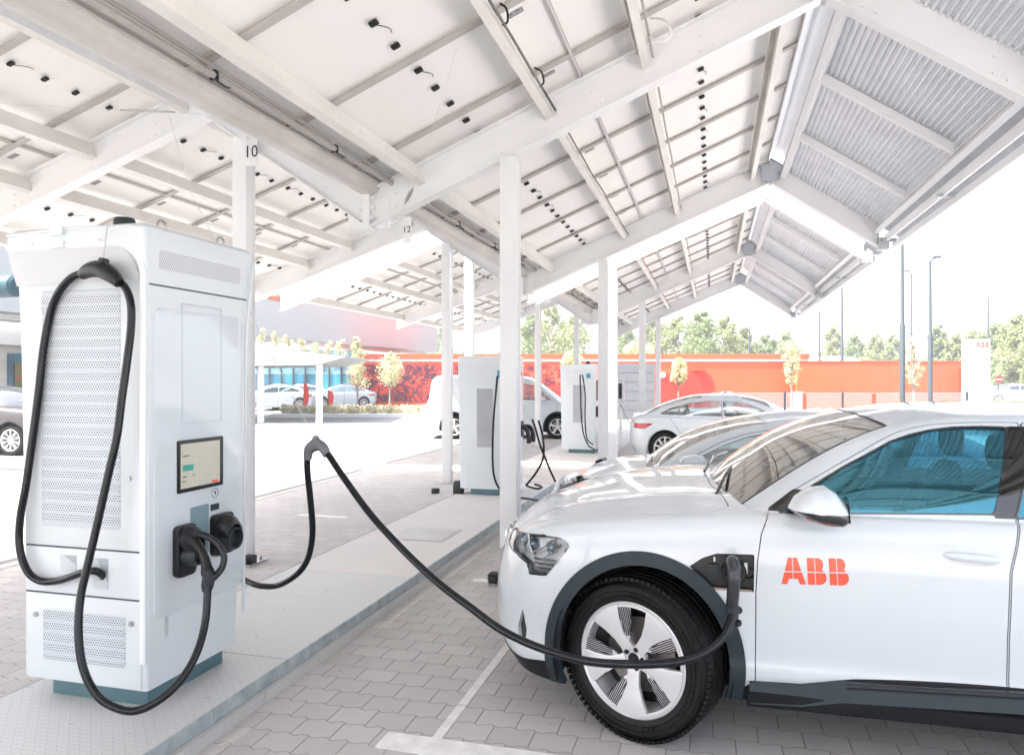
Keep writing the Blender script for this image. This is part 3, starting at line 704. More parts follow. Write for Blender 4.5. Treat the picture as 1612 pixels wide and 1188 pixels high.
# connector gun in holder 1
def gun(par,S0,yc,zc):
    # barrel from the socket, D-grip and stem bending down into the cable
    m=MB();p0=Vector((S0+.06,yc,zc));e=G_END;pts=spline([p0,atD(297,848,3.57),atD(311,858,3.53),atD(321,875,3.50),atD(326,895,3.48),atD(328,906,3.465),e],5)
    r=[.044,.044,.043,.042,.041,.039,.036,.033,.03,.027,.025,.023,.022,.021,.021,.021,.022,.023,.024,.026,.028,.030,.031,.031,.030,.029,.027,.026,.024,.022,.021]
    m.tube(pts,r[:len(pts)],14);m.build('handle',BLACK,par,smooth=True)
    m=MB();g=spline([atD(300,842,3.56),atD(320,842,3.53),atD(340,853,3.52),atD(352,873,3.51),atD(350,892,3.50),atD(339,906,3.475),atD(329,914,3.46)],6);m.tube(g,[.019-.0035*math.sin(math.pi*i/36) for i in range(37)],10);m.build('grip_loop',BLACK,par,smooth=True)
    m=MB();m.lathe([(.024,.04),(.029,.035),(.029,-.02),(.021,-.05)],e,(.25,-.1,1),14);m.build('collar',DGREY,par,smooth=True)
gun(c1,CX1,H1[0],(H1[1]+H1[2])/2-.01)
# --- cable to the car
L=[(352,884,4.62),(366,898,4.55),(378,908,4.45),(395,917,4.38),(412,922,4.33),(437,921,4.28),(463,907,4.22),(480,888,4.18),(489,863,4.14),(492,830,4.1),(488,780,4.06),(484,742,4.02),(485,716,4.0),(497,705,3.98),(513,711,3.95),(540,750,3.85),(580,805,3.7),(620,850,3.56),(660,890,3.45),(700,925,3.35),(740,955,3.27),(780,985,3.2),(820,1007,3.13),(870,1026,3.06),(930,1041,3.0),(1000,1045,2.98),(1060,1042,2.99),(1105,1029,3.01),(1137,1003,3.05),(1152,972,3.09),(1154,950,3.12)]
c2=cable('charging_cable',P(L),'black charging cable hanging from a thin wire and running down to the white car')
m=MB();pp=P([(484,722,4.0),(487,706,3.985),(498,699,3.975),(508,704,3.96),(515,716,3.94)]);m.tube(spline(pp,5),[.022+.008*math.sin(math.pi*i/20) for i in range(21)],12);a=Vector(atD(497,700,3.975));m.rings([[a+Vector((-.045,d,-.02)),a+Vector((.045,d,-.02)),a+Vector((.0,d,.05))] for d in (-.022,.022)]);m.build('clamp',mat('clamp_grey',(.16,.165,.18),.5),c2,smooth=True)
PLUG=(1154,958)
wire([atD(497,694,3.975),atD(404,512,4.6),atD(300,300,5.6),atD(262,168,6.55)],'thin wire running up from the cable clamp behind the near charger to the roof')
# ============================================================ smaller chargers further back
def small_charger(X0,Y0,label,mesh_from=None):
    t=thing('charging_station',label,'charging station',(X0+.35,Y0+.35,.12),group='slim white chargers further back')
    W,Dp,Z0,Z1=.70,.66,.20,1.95
    m=MB();m.box(X0+.14,X0+W-.03,Y0+.03,Y0+Dp-.05,.12,Z0);m.build('plinth',TEAL,t,bevel=.004)
    m=MB();m.rings([[(a,b,z) for a,b in roundrect(X0-e,X0+W,Y0,Y0+Dp+e,.02,3)] for z,e in ((Z0,0),(1.9,.03),(1.94,.03),(Z1,.01))]);m.build('housing',CHG,t,smooth=True)
    m=MB();m.box(X0+.10,X0+W-.05,Y0-.008,Y0+.004,Z0+.03,Z1-.12);p=m.build('front_panel',CHG,t,bevel=.003)
    m=MB();m.box(X0+.24,X0+.46,Y0-.012,Y0-.006,.75,1.52);
    m.build('vent',mat('slatted_vent_grey',(.50,.51,.53),.5),p)
    m=MB()
    for q in range(26): m.box(X0+.25,X0+.45,Y0-.0145,Y0-.012,.77+q*.029,.777+q*.029)
    m.build('slat',mat('slat_dark',(.35,.36,.38),.5),p)
    m=MB();m.box(X0+.52,X0+.60,Y0-.014,Y0-.007,1.66,1.76);m.build('sticker',mat('sticker_blue',(.05,.32,.50),.5),p)
    m=MB();m.box(X0+W-.001,X0+W+.008,Y0+.12,Y0+.46,1.2,1.62);sc=m.build('screen',BLACK,t,bevel=.003)
    m=MB();
    for q in abb_polys(.06): plate(m,q,lambda a,b,d:(X0+W+.0085+d,Y0+.44+a*.8,1.69+b),0,.002)
    m.build('lettering',mat('logo_red',(.62,.045,.02),.4),t)
    for q in (.17,.42):
        m=MB();m.box(X0+W-.002,X0+W+.06,Y0+q-.08,Y0+q+.08,.86,1.08);h=m.build('connector_holder',BLACK,t,bevel=.02)
        m=MB();m.tube(spline([(X0+W+.05,Y0+q,1.0),(X0+W+.15,Y0+q,1.0),(X0+W+.2,Y0+q,.9),(X0+W+.2,Y0+q,.8)],4),.03,9);m.build('connector',BLACK,h,smooth=True)
    m=MB();m.lathe([(0,.07),(.035,.07),(.042,.05),(.042,0)],(X0+.50,Y0+.3,1.945),n=12);m.build('beacon',BLACK,t,smooth=True)
    return t
s2=small_charger(-3.24,9.26,'slim white charger beside the near post, the middle one of three, with crossed black cables')
s3=small_charger(-3.02,15.0,'slim white charger furthest back on the island, left of the white saloon')
def bcable(pts,label): return cable('charging_cable',pts,label,r=.014,n=6,group='thin cables of the rear chargers')
bcable(P([(783,592,9.55),(780,625,9.5),(777,660,9.5),(775.5,700,9.5),(776,735,9.5),(780,757,9.5),(788,772,9.6)]),'black cable hanging down the front of the second charger, left of the near post')
bcable(P([(838,660,9.3),(843,675,9.25),(850,700,9.2),(858,720,9.1),(866,740,8.9),(874,757,8.7)]),'straight black cable crossing down from the second charger towards the silver-white car')
bcable(P([(848,662,9.35),(855,690,9.2),(855,720,9.2),(845,742,9.25),(832,759,9.35),(829,764,9.4),(845,769,9.2),(853,766,9.3),(842,762,9.45)]),'black cable of the second charger that drops and coils on the island')
bcable(P([(812,783,8.3),(825,784,8.1),(840,786,7.9),(855,790,7.7)]),'short thick black cable end lying at the kerb beside the near post')
bcable(P([(913,590,15.0),(914,620,14.9),(915,650,14.9),(918,680,14.9),(926,700,14.8),(936,707,14.8)]),'black cable drooping down the face of the rearmost charger, right strand')
bcable(P([(917,590,15.0),(921,620,14.9),(921,660,14.9),(924,690,14.85),(934,700,14.8)]),'black cable drooping down the face of the rearmost charger, left strand')
x,y=onZ(722,776,IZ)
t=thing('rubber_buffer','black rounded rubber buffer at the left foot of the second charger','buffer',(x,y,IZ-.1));m=MB();m.box(x-.07,x+.07,y-.06,y+.06,IZ-.12,IZ+.17);m.build('body',BLACK,t,bevel=.04)
# pedestal charger next to the saloon
x,y,_=atD(977,618,17.5)
t=thing('wall_charger','white framed charging unit on a post beside the tail of the white saloon','charger',(x,y,0))
m=MB();m.box(x-.03,x+.03,y-.03,y+.03,0,1.2);m.build('post',WHITE,t);m=MB();m.box(x-.085,x+.085,y-.09,y+.03,1.1,1.62);b_=m.build('housing',CHG,t,bevel=.012);m=MB();m.box(x-.04,x+.04,y-.1,y-.09,1.18,1.54);m.build('screen',DGREY,b_)
bcable(P([(977,636,17.3),(983,650,16.6),(989,662,15.8),(995,668,15.0)]),'cable from the framed charging unit to the saloon tail')
# ============================================================ cars
PAINT=mat('white_car_paint',(.57,.615,.64),.30,coat=1.,var=.004,vs=1.)
CLAD=mat('matt_dark_cladding',(.013,.026,.033),.55,var=.06,vs=20)
TYRE=mat('tyre_rubber',(.003,.0024,.0024),.5,spec=.35,var=.2,vs=12,bmp=.002,bs=90)
RIMM=mat('rim_satin_silver',(.70,.70,.71),.34,.35,var=.0)
RIMD=mat('rim_inner_dark',(.008,.009,.011),.5,.3)
INT=mat('car_interior_dark',(.010,.010,.012),.6,var=.1)
SEATM=mat('seat_leather_black',(.025,.025,.028),.5,var=.1,bmp=.002,bs=60)
CHROME=mat('chrome_trim',(.75,.75,.77),.12,1.)
GLS=glassmat('side_window_glass',(.24,.50,.60),gloss=(.27,.80,1),boost=.19)  # cyan of the reflected sky is put into the gloss and tint colours
GLW=glassmat('windscreen_glass',(.60,.64,.62),gloss=(1,.97,.93),boost=.38)
GLS2=glassmat('side_glass_pale',(.62,.72,.76),gloss=(.85,.95,1),boost=.22)
GLB=glassmat('gloss_black_glass',(.0,.0,.0),boost=.04)
LENS=glassmat('clear_lamp_lens',(.93,.95,.96))
LOWB=mat('lower_bumper_black',(.006,.008,.010),.45,spec=.3)
GLOSSB=mat('gloss_black_trim',(.008,.008,.01),.06,coat=1.)
REDL=mat('tail_lamp_red',(.45,.01,.01),.15,coat=1.)
def mirrorP(pc,sgn):
    V,T=pc
    if sgn<0: return pc
    V=V.copy();V[:,1]*=-1;return V,T[:,::-1]
def tub_grid(P):
    O=np.array(P['outline'],float);seg=np.r_[0,np.cumsum(np.hypot(*np.diff(O,axis=0).T))];fx=H(list(zip(seg,O[:,0])));fy=H(list(zip(seg,O[:,1])))
    Nu,Nt,Nw=P.get('N',(150,26,16));s=np.linspace(0,seg[-1],Nu);x=fx(s);y=fy(s)
    tx=np.gradient(x);ty=np.gradient(y);l=np.hypot(tx,ty);nx,ny=-ty/l*1.,tx/l   # outline runs nose centre -> side -> tail, y positive here
    nx,ny=-ny*0+(-ty/l),(tx/l)
    t=np.linspace(0,1,Nt)[None,:];zb=P['zb'](x)[:,None];zt=P['zs'](x)[:,None];Z=zb+(zt-zb)*t
    rel=t
    ins=P['fi'](rel)*np.maximum(-nx,0)[:,None]**2+P['si'](rel)*(ny[:,None]**2)+P['ri'](rel)*np.maximum(nx,0)[:,None]**2
    X=x[:,None]-nx[:,None]*ins;Y=np.maximum(y[:,None]-ny[:,None]*ins,0)
    side=np.stack([X,-Y,Z,np.repeat(s[:,None],Nt,1),np.zeros_like(X)],-1)
    xs,ys,zs=X[:,-1],Y[:,-1],Z[:,-1]
    x0,x1=xs[0],xs[-1];xa,xb=P['xc'];ia=np.argmax(xs>xa);ib=len(xs)-1-np.argmax(xs[::-1]<xb)
    xc=xs.copy();k=np.arange(Nu)
    xc[:ia]=x0+(xs[ia]-x0)*(s[:ia]/s[ia])**1.15
    r=(s[-1]-s[ib+1:])/(s[-1]-s[ib]);xc[ib+1:]=x1+(xs[ib]-x1)*r**1.15
    w=np.linspace(0,1,Nw)[None,:]**1.25
    TX=xs[:,None]+(xc-xs)[:,None]*w;TY=ys[:,None]*(1-w);TZ=zs[:,None]+(P['zc'](TX)-zs[:,None])*(1-(1-w)**P.get('crown',2.6))
    if 'crease' in P:
        yc,h,wd=P['crease'];TZ=TZ+h*np.exp(-((TY-yc)/wd)**2)*np.clip((P['creasex'][1]-TX)/.3,0,1)*np.clip((TX-P['creasex'][0])/.25,0,1)
    top=np.stack([TX,-TY,TZ,np.repeat(s[:,None],Nw,1),np.clip(w+0*TX,1e-3,1)],-1)
    V=np.concatenate([side,top[:,1:]],1)
    # soften the shoulder line
    A=V.copy()
    for _ in range(P.get('soft',4)):
        j0,j1=Nt-7,Nt+5
        A[:,j0:j1,:3]=A[:,j0:j1,:3]*.5+(A[:,j0-1:j1-1,:3]+A[:,j0+1:j1+1,:3])*.25
    for _ in range(P.get('long',0)//2): A[1:-1,:,:3]=A[1:-1,:,:3]*.5+(A[:-2,:,:3]+A[2:,:,:3])*.25
    V=A;V,T=gridT(V);n=vnorm(V,T);c=V[:,:3].mean(0)*[1,0,1]
    if np.sum(n*(V[:,:3]-c))<0: T=T[:,::-1]
    return V,T
def gh_grid(P):
    Ns,Nj,Nk=P.get('NG',(110,18,26));s=np.linspace(0,1,Ns)
    C=np.array(P['C']);A=np.array(P['A']);cx,cz=[H(list(zip(C[:,0],C[:,i])))(s) for i in (1,2)];ax,ay,az=[H(list(zip(A[:,0],A[:,i])))(s) for i in (1,2,3)]
    yb=P['yb'](ax);zb=np.minimum(P['zs'](ax)-.04,az-.004)
    t=np.linspace(0,1,Nj)[None,:-1]
    SX=ax[:,None]+0*t;SY=yb[:,None]+(ay-yb)[:,None]*t**P.get('tumble',1.12)+.012*np.sin(np.pi*t);SZ=zb[:,None]+(az-zb)[:,None]*t
    # where the side has no height keep it on the pillar line
    w=np.linspace(1,0,Nk)[None,:]
    TX=cx[:,None]+(ax-cx)[:,None]*w**2;TY=ay[:,None]*w;TZ=cz[:,None]+(az-cz)[:,None]*w**2.6
    X=np.c_[SX,TX];Y=np.c_[SY,TY];Z=np.c_[SZ,TZ];q=np.r_[t[0],2-w[0]]
    G=np.stack([X,Y,Z],-1)
    for _ in range(P.get('gsoft',5)):
        a,b=Nj-6,Nj+5;G[:,a:b]=G[:,a:b]*.5+(G[:,a-1:b-1]+G[:,a+1:b+1])*.25
    if P.get('long'):
        for _ in range(P['long']): G[1:-1,2:]=G[1:-1,2:]*.5+(G[:-2,2:]+G[2:,2:])*.25
    V=np.concatenate([G*[1,-1,1],np.repeat(s[:,None],len(q),1)[...,None],np.repeat(q[None,:],Ns,0)[...,None]],-1)
    V,T=gridT(V);n=vnorm(V,T)
    if np.sum(n[:,1])>0: T=T[:,::-1]
    return V,T
def wheel(parent,x,y,R0,W,side,style,yaw=0,label=None):
    """side -1: outer face towards -y"""
    w=thing('wheel',None,None,(x,y,R0));w.parent=parent;w.rotation_euler=(0,0,yaw)
    def f(v): return (v[0],v[1]*(-side),v[2]) # build with the outer face at -y
    rr=R0*.70 if style!='simple' else R0*.68
    hw=W/2;m=MB();prof=[(rr,-hw+.006),(rr+.006,-hw),(rr+(R0-rr)*.35,-hw-.007),(rr+(R0-rr)*.7,-hw-.004),(R0-.028,-hw+.008),(R0-.012,-hw+.022),(R0-.004,-hw+.042)]
    gro=[]
    for g in (-.062,-.022,.022,.062):
        g*=W/.235;gro+=[(R0,g-.006),(R0-.009,g-.005),(R0-.009,g+.005),(R0,g+.006)]
    prof=prof+gro+[(R0-.004,hw-.042),(R0-.012,hw-.022),(R0-.028,hw-.008),(rr+(R0-rr)*.6,hw),(rr,hw-.008)]
    n=96 if style=='five' else 40
    m.lathe(prof,(0,0,0),(0,1,0),n)
    m.v=[f(v) for v in m.v];ty=m.build('tyre',TYRE,w,smooth=True,world=False)
    if style=='five':
        # shoulder blocks of the tread and raised sidewall rings
        for yy in (-hw+.032,hw-.032):
            m=MB()
            for k in range(84):
                i0=len(m.v);m.box(-.0105,.0105,yy-.022,yy+.018,R0-.016,R0-.001);m.xf(Matrix.Rotation(2*math.pi*k/84,4,'Y'),i0)
            m.v=[f(v) for v in m.v];m.build('tread_block_ring',TYRE,ty,world=False)
        m=MB()
        for r_ in (rr+.03,rr+.052,R0-.038): m.lathe([(r_-.0015,-hw-.004),(r_,-hw-.0095),(r_+.0015,-hw-.004)],(0,0,0),(0,1,0),96)
        for k in range(40):
            if k%20 in (0,1,2,3,4,5,6,11,12,13,14):
                i0=len(m.v);m.box(-.006,.006,-hw-.0105,-hw-.004,rr+.034,rr+.048);m.xf(Matrix.Rotation(2*math.pi*k/40*.55,4,'Y'),i0)
        m.v=[f(v) for v in m.v];m.build('sidewall_relief',TYRE,ty,smooth=False,world=False)
    # barrel
    m=MB();m.lathe([(rr+.004,-hw+.004),(rr-.004,-hw-.002),(rr-.012,-hw+.006),(rr-.022,-hw+.03),(rr-.03,hw-.01)],(0,0,0),(0,1,0),60);m.v=[f(v) for v in m.v]
    rim=m.build('rim',RIMM,w,smooth=True,world=False)
    m=MB();m.lathe([(0,.02),(rr-.03,.02),(rr-.028,.03),(0,.03)],(0,0,0),(0,1,0),40);m.v=[f(v) for v in m.v];m.build('backing',RIMD,rim,world=False)
    m=MB();m.lathe([(.02,-.02),(rr*.66,-.02),(rr*.66,.0),(.02,.0)],(0,0,0),(0,1,0),40);m.v=[f(v) for v in m.v];m.build('brake_disc',mat('brake_disc_steel',(.35,.32,.30),.35,.8),rim,smooth=True,world=False)
    yf=-hw+.004
    def sp(mb,poly,y0,y1,dish=.03,rot=0.):
        # polar polygon (r, deg) -> solid; surface dishes inwards at the hub
        rs=[]
        for d in (y0,y1):
            rs.append([(r_*math.cos(R(a_+rot)),yf+d+dish*(1-r_/rr)**1.5,r_*math.sin(R(a_+rot))) for r_,a_ in poly])
        mb.rings(rs)
    if style=='five':
        ro=rr-.012;m=MB();fins=MB()
        for k in range(5):
            a=-90+72*k;fins=MB()
            poly=[(.052,-36),(.075,-22),(.12,-13.5),(.18,-15.5),(ro*.9,-18),(ro,-18.5)]+[(ro,-18.5+37*i/8) for i in range(1,9)]+[(ro*.9,18),(.18,16),(.12,15),(.075,22),(.052,36)]
            sp(m,poly,0,.022,.030,a)
            # lip bridging to the next spoke
            poly=[(ro,18.5+ (35*i/6)) for i in range(7)]+[(ro-.012,53.5-(35*i/6)) for i in range(7)];sp(m,poly,.002,.02,.03,a)
            # machined fins, slanting across the wedge on the clockwise side
            hw_=8.6;sp(m,[(.075,-17),(.11,-17)]+[(ro,-17-1.9*hw_*i/5) for i in range(6)]+[(.11,-29)],.0035,.018,.03,a)
            for i in range(-4,5):
                v=i*.0088;u0=max(.105,abs(v)/math.tan(R(hw_))+.006);u1=ro-.010
                if u1-u0<.01: continue
                q=[(u0,v-.0026),(u1,v-.0026),(u1,v+.0026),(u0,v+.0026)];sp(fins,[(math.hypot(*w_),math.degrees(math.atan2(w_[1],w_[0]))-25.2) for w_ in q],.0022,.006,.03,a)
            fins.v=[f(v) for v in fins.v];fins.build('groove',RIMD,rim,world=False)
        m.v=[f(v) for v in m.v];m.build('spoke',RIMM,rim,world=False,bevel=.0025)
        m=MB();m.lathe([(.0,-.001),(.03,-.001),(.036,.004),(.058,.004),(.06,.03)],(0,yf+.024,0),(0,1,0),30);m.v=[f(v) for v in m.v];m.build('hub',RIMM,rim,smooth=True,world=False)
        m=MB();m.lathe([(.0,-.004),(.024,-.004),(.027,0),(.027,.01)],(0,yf+.022,0),(0,1,0),24)
        for k in range(5):
            a=R(-90+72*k+20);m.lathe([(0,-.006),(.006,-.006),(.0095,-.001),(.0125,.004),(.0125,.02)],(.044*math.cos(a),yf+.018,.044*math.sin(a)),(0,1,0),10)
        m.v=[f(v) for v in m.v];m.build('wheel_bolt',RIMD,rim,smooth=True,world=False)
    else:
        ro=rr-.008;m=MB();n=10 if style=='ten' else 5
        for k in range(n):
            a=90+360/n*k
            if n==10:
                poly=[(.04,-16),(.07,-5.5),(ro*.7,-4.5),(ro,-5.5),(ro,5.5),(ro*.7,4.5),(.07,5.5),(.04,16)]
            else: poly=[(.04,-34),(.07,-16),(ro*.8,-10),(ro,-14),(ro,14),(ro*.8,10),(.07,16),(.04,34)]
            sp(m,poly,0,.02,.03,a)
        m.lathe([(0,0),(.05,0),(.055,.02)],(0,yf+.018,0),(0,1,0),20);m.v=[f(v) for v in m.v];m.build('spoke',RIMM,rim,world=False)
    return w
def seat(parent,x,y,z,rear=False):
    def blob(mb,c,s,e=2.6,n=14):
        rs=[]
        for i in range(n+1):
            ph=-math.pi/2+math.pi*i/n;rs.append([])
            for k in range(18):
                th=2*math.pi*k/18
                g=lambda v,p:math.copysign(abs(v)**p,v)
                rs[-1].append((c[0]+s[0]*g(math.cos(ph),2/e)*g(math.cos(th),2/e),c[1]+s[1]*g(math.cos(ph),2/e)*g(math.sin(th),2/e),c[2]+s[2]*g(math.sin(ph),2/e)))
        mb.rings(rs)
    m=MB();blob(m,(x,y,z),(.27,.25,.09));i0=len(m.v);blob(m,(0,0,.30),(.075,.245,.33));m.xf(Matrix.Translation((x+.22,y,z+.02))@Matrix.Rotation(R(14),4,'Y'),i0)
    s=m.build('seat',SEATM,parent,smooth=True,world=False)
    m=MB();blob(m,(x+.375,y,z+.745),(.05,.13,.092));
    m.build('headrest',SEATM,s,smooth=True,world=False)
    m=MB();[m.tube([(x+.34,y+q,z+.56),(x+.37,y+q,z+.72)],.006,6) for q in (-.05,.05)];m.build('headrest_post',CHROME,s,smooth=True,world=False)
def finish_body(t,P,body,shade=PAINT):
    """interior, liners, floor shared by all cars"""
    wb=P['wb'];fh=P['floor'];x0,x1=P['cab']
    ym=max(p[1] for p in P['outline'])
    m=MB();m.box(-.48,-.36 if False else x0-.12,-ym+.17,ym-.17,fh,fh+.28);m.box(x0,x1,-ym+.07,ym-.07,fh-.03,fh+.02);m.box(.42,wb-.44,-ym+.05,ym-.05,fh-.02,fh+.05);m.box(wb+.44,x1+.05,-ym+.12,ym-.12,fh,fh+.25)
    m.box(x0-.12,x0+.03,-ym+.12,ym-.12,fh,P['belt']-.12)
    m.build('underbody',INT,t,world=False)
    for ax in (0,wb):
        for sg in (-1,1):
            m=MB();r=P['arch'][0]+.02;n=20;rs=[]
            for yy in (ym-.01,ym-.34): rs.append([(ax+r*math.cos(a)*1.0,sg*yy,P['R']+(P['arch'][1]+.02)*math.sin(a)) for a in [R(-18+216*i/n) for i in range(n+1)]])
            m.rings(rs,caps=False,closed=False)
            m.add(rs[1],[tuple(range(n+1))]);m.build('wheel_liner',INT,t,world=False)
    # dashboard and steering wheel
    b=P['belt'];m=MB();m.rings([[(x,y,z) for x,z in ((x0-.02,b-.16),(x0+.30,b-.03),(x0+.52,b-.02),(x0+.60,b-.10),(x0+.58,b-.30),(x0,b-.34))] for y in (-ym+.16,ym-.16)]);m.build('dashboard',INT,t,world=False,bevel=.01)
    for y in (-ym+.09,ym-.09-.03):
        m=MB();m.box(x0+.35,x1-.4,y,y+.03,fh,b-.06);m.build('door_lining',INT,t,world=False,bevel=.008)
    m=MB();m.box(x1-.45,x1-.05,-ym+.15,ym-.15,fh,b-.06);m.build('parcel_shelf',INT,t,world=False)
    m=MB();c=Vector((x0+.78,-.38,b-.06));
    m.tube([c+Vector((.18*math.sin(a)*.35,.18*math.cos(a),.18*math.sin(a)*.94)) for a in [2*math.pi*i/24 for i in range(25)]],.014,8);m.tube([c+Vector((0,-.17,0)),c,c+Vector((0,.17,0))],.016,6);m.tube([c,c+Vector((-.25,0,-.1))],.03,6);m.build('steering_wheel',INT,t,smooth=True,world=False)
    z=P.get('seatz',.52)
    for x in P['seats']:
        for y in (-.38,.38): seat(t,x,y,z)
def build_car(t,P,paint=PAINT,doors=True):
    """cuts one smooth shell into body, doors, glass, trims; returns nothing, parts are parented to t"""
    tub=tub_grid(P);gh=gh_grid(P);g=P.get('gap',.003)
    out={}
    def put(k,pc,s=(-1,1)): 
        out.setdefault(k,[])
        for sg in s: out[k].append((sg,mirrorP(pc,sg)))
    # --- lower body
    V,T=tub
    def base_hole(V):
        xw=P['C'][0][1]+(P['A'][0][1]-P['C'][0][1])*(V[:,1]/P['A'][0][2])**2
        return np.minimum(np.minimum(P['yb'](V[:,0])-.035-np.abs(V[:,1]),V[:,0]-xw-.04),np.minimum(P['A'][-1][1]-.02-V[:,0],(V[:,4]-.0005)*50))
    _,(V,T)=split(V,T,base_hole(V))
    def side(V,f): return np.where(V[:,4]>.05,-1.,f) # fields that only act on the side band
    rx,rz=P['arch'];Rw=P['R']
    for ax in (0,P['wb']):
        e=lambda V,a,b:(1-np.sqrt(((V[:,0]-ax)/a)**2+((V[:,2]-Rw)/b)**2))*min(a,b)
        _,(V,T)=split(V,T,side(V,e(V,rx,rz)))
        if P.get('trim'):
            a,b=P['trim'];pc,(V,T)=split(V,T,side(V,e(V,a,b)));put('wheel_arch_trim',pc)
    if 'low' in P:  # dark lower bumper and sill
        pc,(V,T)=split(V,T,side(V,P['low'](V[:,0])-V[:,2]));put('lower_trim',pc)
    for nm,poly,co in P.get('cuts',()):
        a=V[:,3] if co=='s' else V[:,0];z=V[:,2]
        pc,(V,T)=split(V,T,side(V,-sd_poly(a,z,poly)));put(nm,pc)
    if 'one' in P: # feature on the near side only
        nm,poly=P['one'];Vs,Ts=V.copy(),T.copy()
        pc,near=split(V,T,side(V,-sd_poly(V[:,0],V[:,2],poly)))
        out.setdefault(nm,[]).append((-1,pc));bodies=[(-1,near),(1,mirrorP((Vs,Ts),1))]
    else: bodies=[(-1,(V,T)),(1,mirrorP((V,T),1))]
    G=gh
    # --- glass
    def gsplit(nm,f):
        nonlocal G
        pc,G=split(G[0],G[1],f(G[0]));put(nm,pc)
    s0,s1,wm=P['ws'];Lw=P.get('lw',2.8)
    def f(V): 
        w=2-V[:,4];return np.minimum(np.minimum((wm-w)*.75,(V[:,3]-s0)*Lw),(s1-V[:,3])*Lw)
    gsplit('windscreen',f)
    if 'rw' in P:
        r0,r1,rm=P['rw'];gsplit('rear_window',lambda V:np.minimum(np.minimum((rm-(2-V[:,4]))*.7,(V[:,3]-r0)*Lw),(r1-V[:,3])*Lw))
    for nm,poly in P['glass']:
        gsplit(nm,lambda V,poly=poly:np.where(V[:,4]<1.05,-sd_poly(V[:,0],V[:,2],poly),-1))
    if P.get('seal'):
        gsplit('window_seal',lambda V:np.where(V[:,4]<1.05,np.max([P['seal']-sd_poly(V[:,0],V[:,2],p_) for _,p_ in P['glass']],0),-1))
        gsplit('screen_seal',lambda V:f(V)+.011)
    ghs=[(-1,G),(1,mirrorP(G,1))]
    # --- doors
    dps={}
    for nm,poly in (P.get('doors',()) if doors else ()):
        for lst,lim in ((bodies,'b'),(ghs,'g')):
            for i,(sg,(V,T)) in enumerate(lst):
                a=(V[:,4]<.05) if lim=='b' else (V[:,4]<1.05)
                d=np.where(a,sd_poly(V[:,0],V[:,2],poly),1.)
                pc,(V2,T2)=split(V,T,-d-g);d2=np.where((V2[:,4]<.05) if lim=='b' else (V2[:,4]<1.05),sd_poly(V2[:,0],V2[:,2],poly),1.)
                rest,_=split(V2,T2,d2-g);lst[i]=(sg,rest);dps.setdefault((nm,sg),[]).append(pc)
    hood=[]
    if 'hood' in P:
        for i,(sg,(V,T)) in enumerate(bodies):
            d=np.where(V[:,4]>.002,sd_poly(V[:,0],np.abs(V[:,1]),P['hood']),1.)
            pc,(V2,T2)=split(V,T,-d-g);d2=np.where(V2[:,4]>.002,sd_poly(V2[:,0],np.abs(V2[:,1]),P['hood']),1.)
            rest,_=split(V2,T2,d2-g);bodies[i]=(sg,rest);hood.append(pc)
    res={}
    body=bmesh_obj('body',[p for _,p in bodies]+[p for _,p in ghs],paint,t,depth=.02);res['body']=body
    if hood: res['hood']=bmesh_obj('hood',hood,paint,t,depth=.015)
    for (nm,sg),ps in dps.items(): res[(nm,sg)]=bmesh_obj('door',ps,paint,t,depth=.02)
    MM=P['mats']
    for nm,lst in out.items():
        m_,o_,d_,rename=MM[nm]
        if rename in ('windscreen','rear_window'): res[nm]=bmesh_obj(rename,[p for _,p in lst],m_,t,out=o_,depth=d_)
        else:
            for sg,p in lst: res[(nm,sg)]=bmesh_obj(rename,[p],m_,t,out=o_,depth=d_)
    return res
def px_side(l): return [(onY(x,y,Y)[0]+.315,onY(x,y,Y)[1]) for x,y,Y in l]
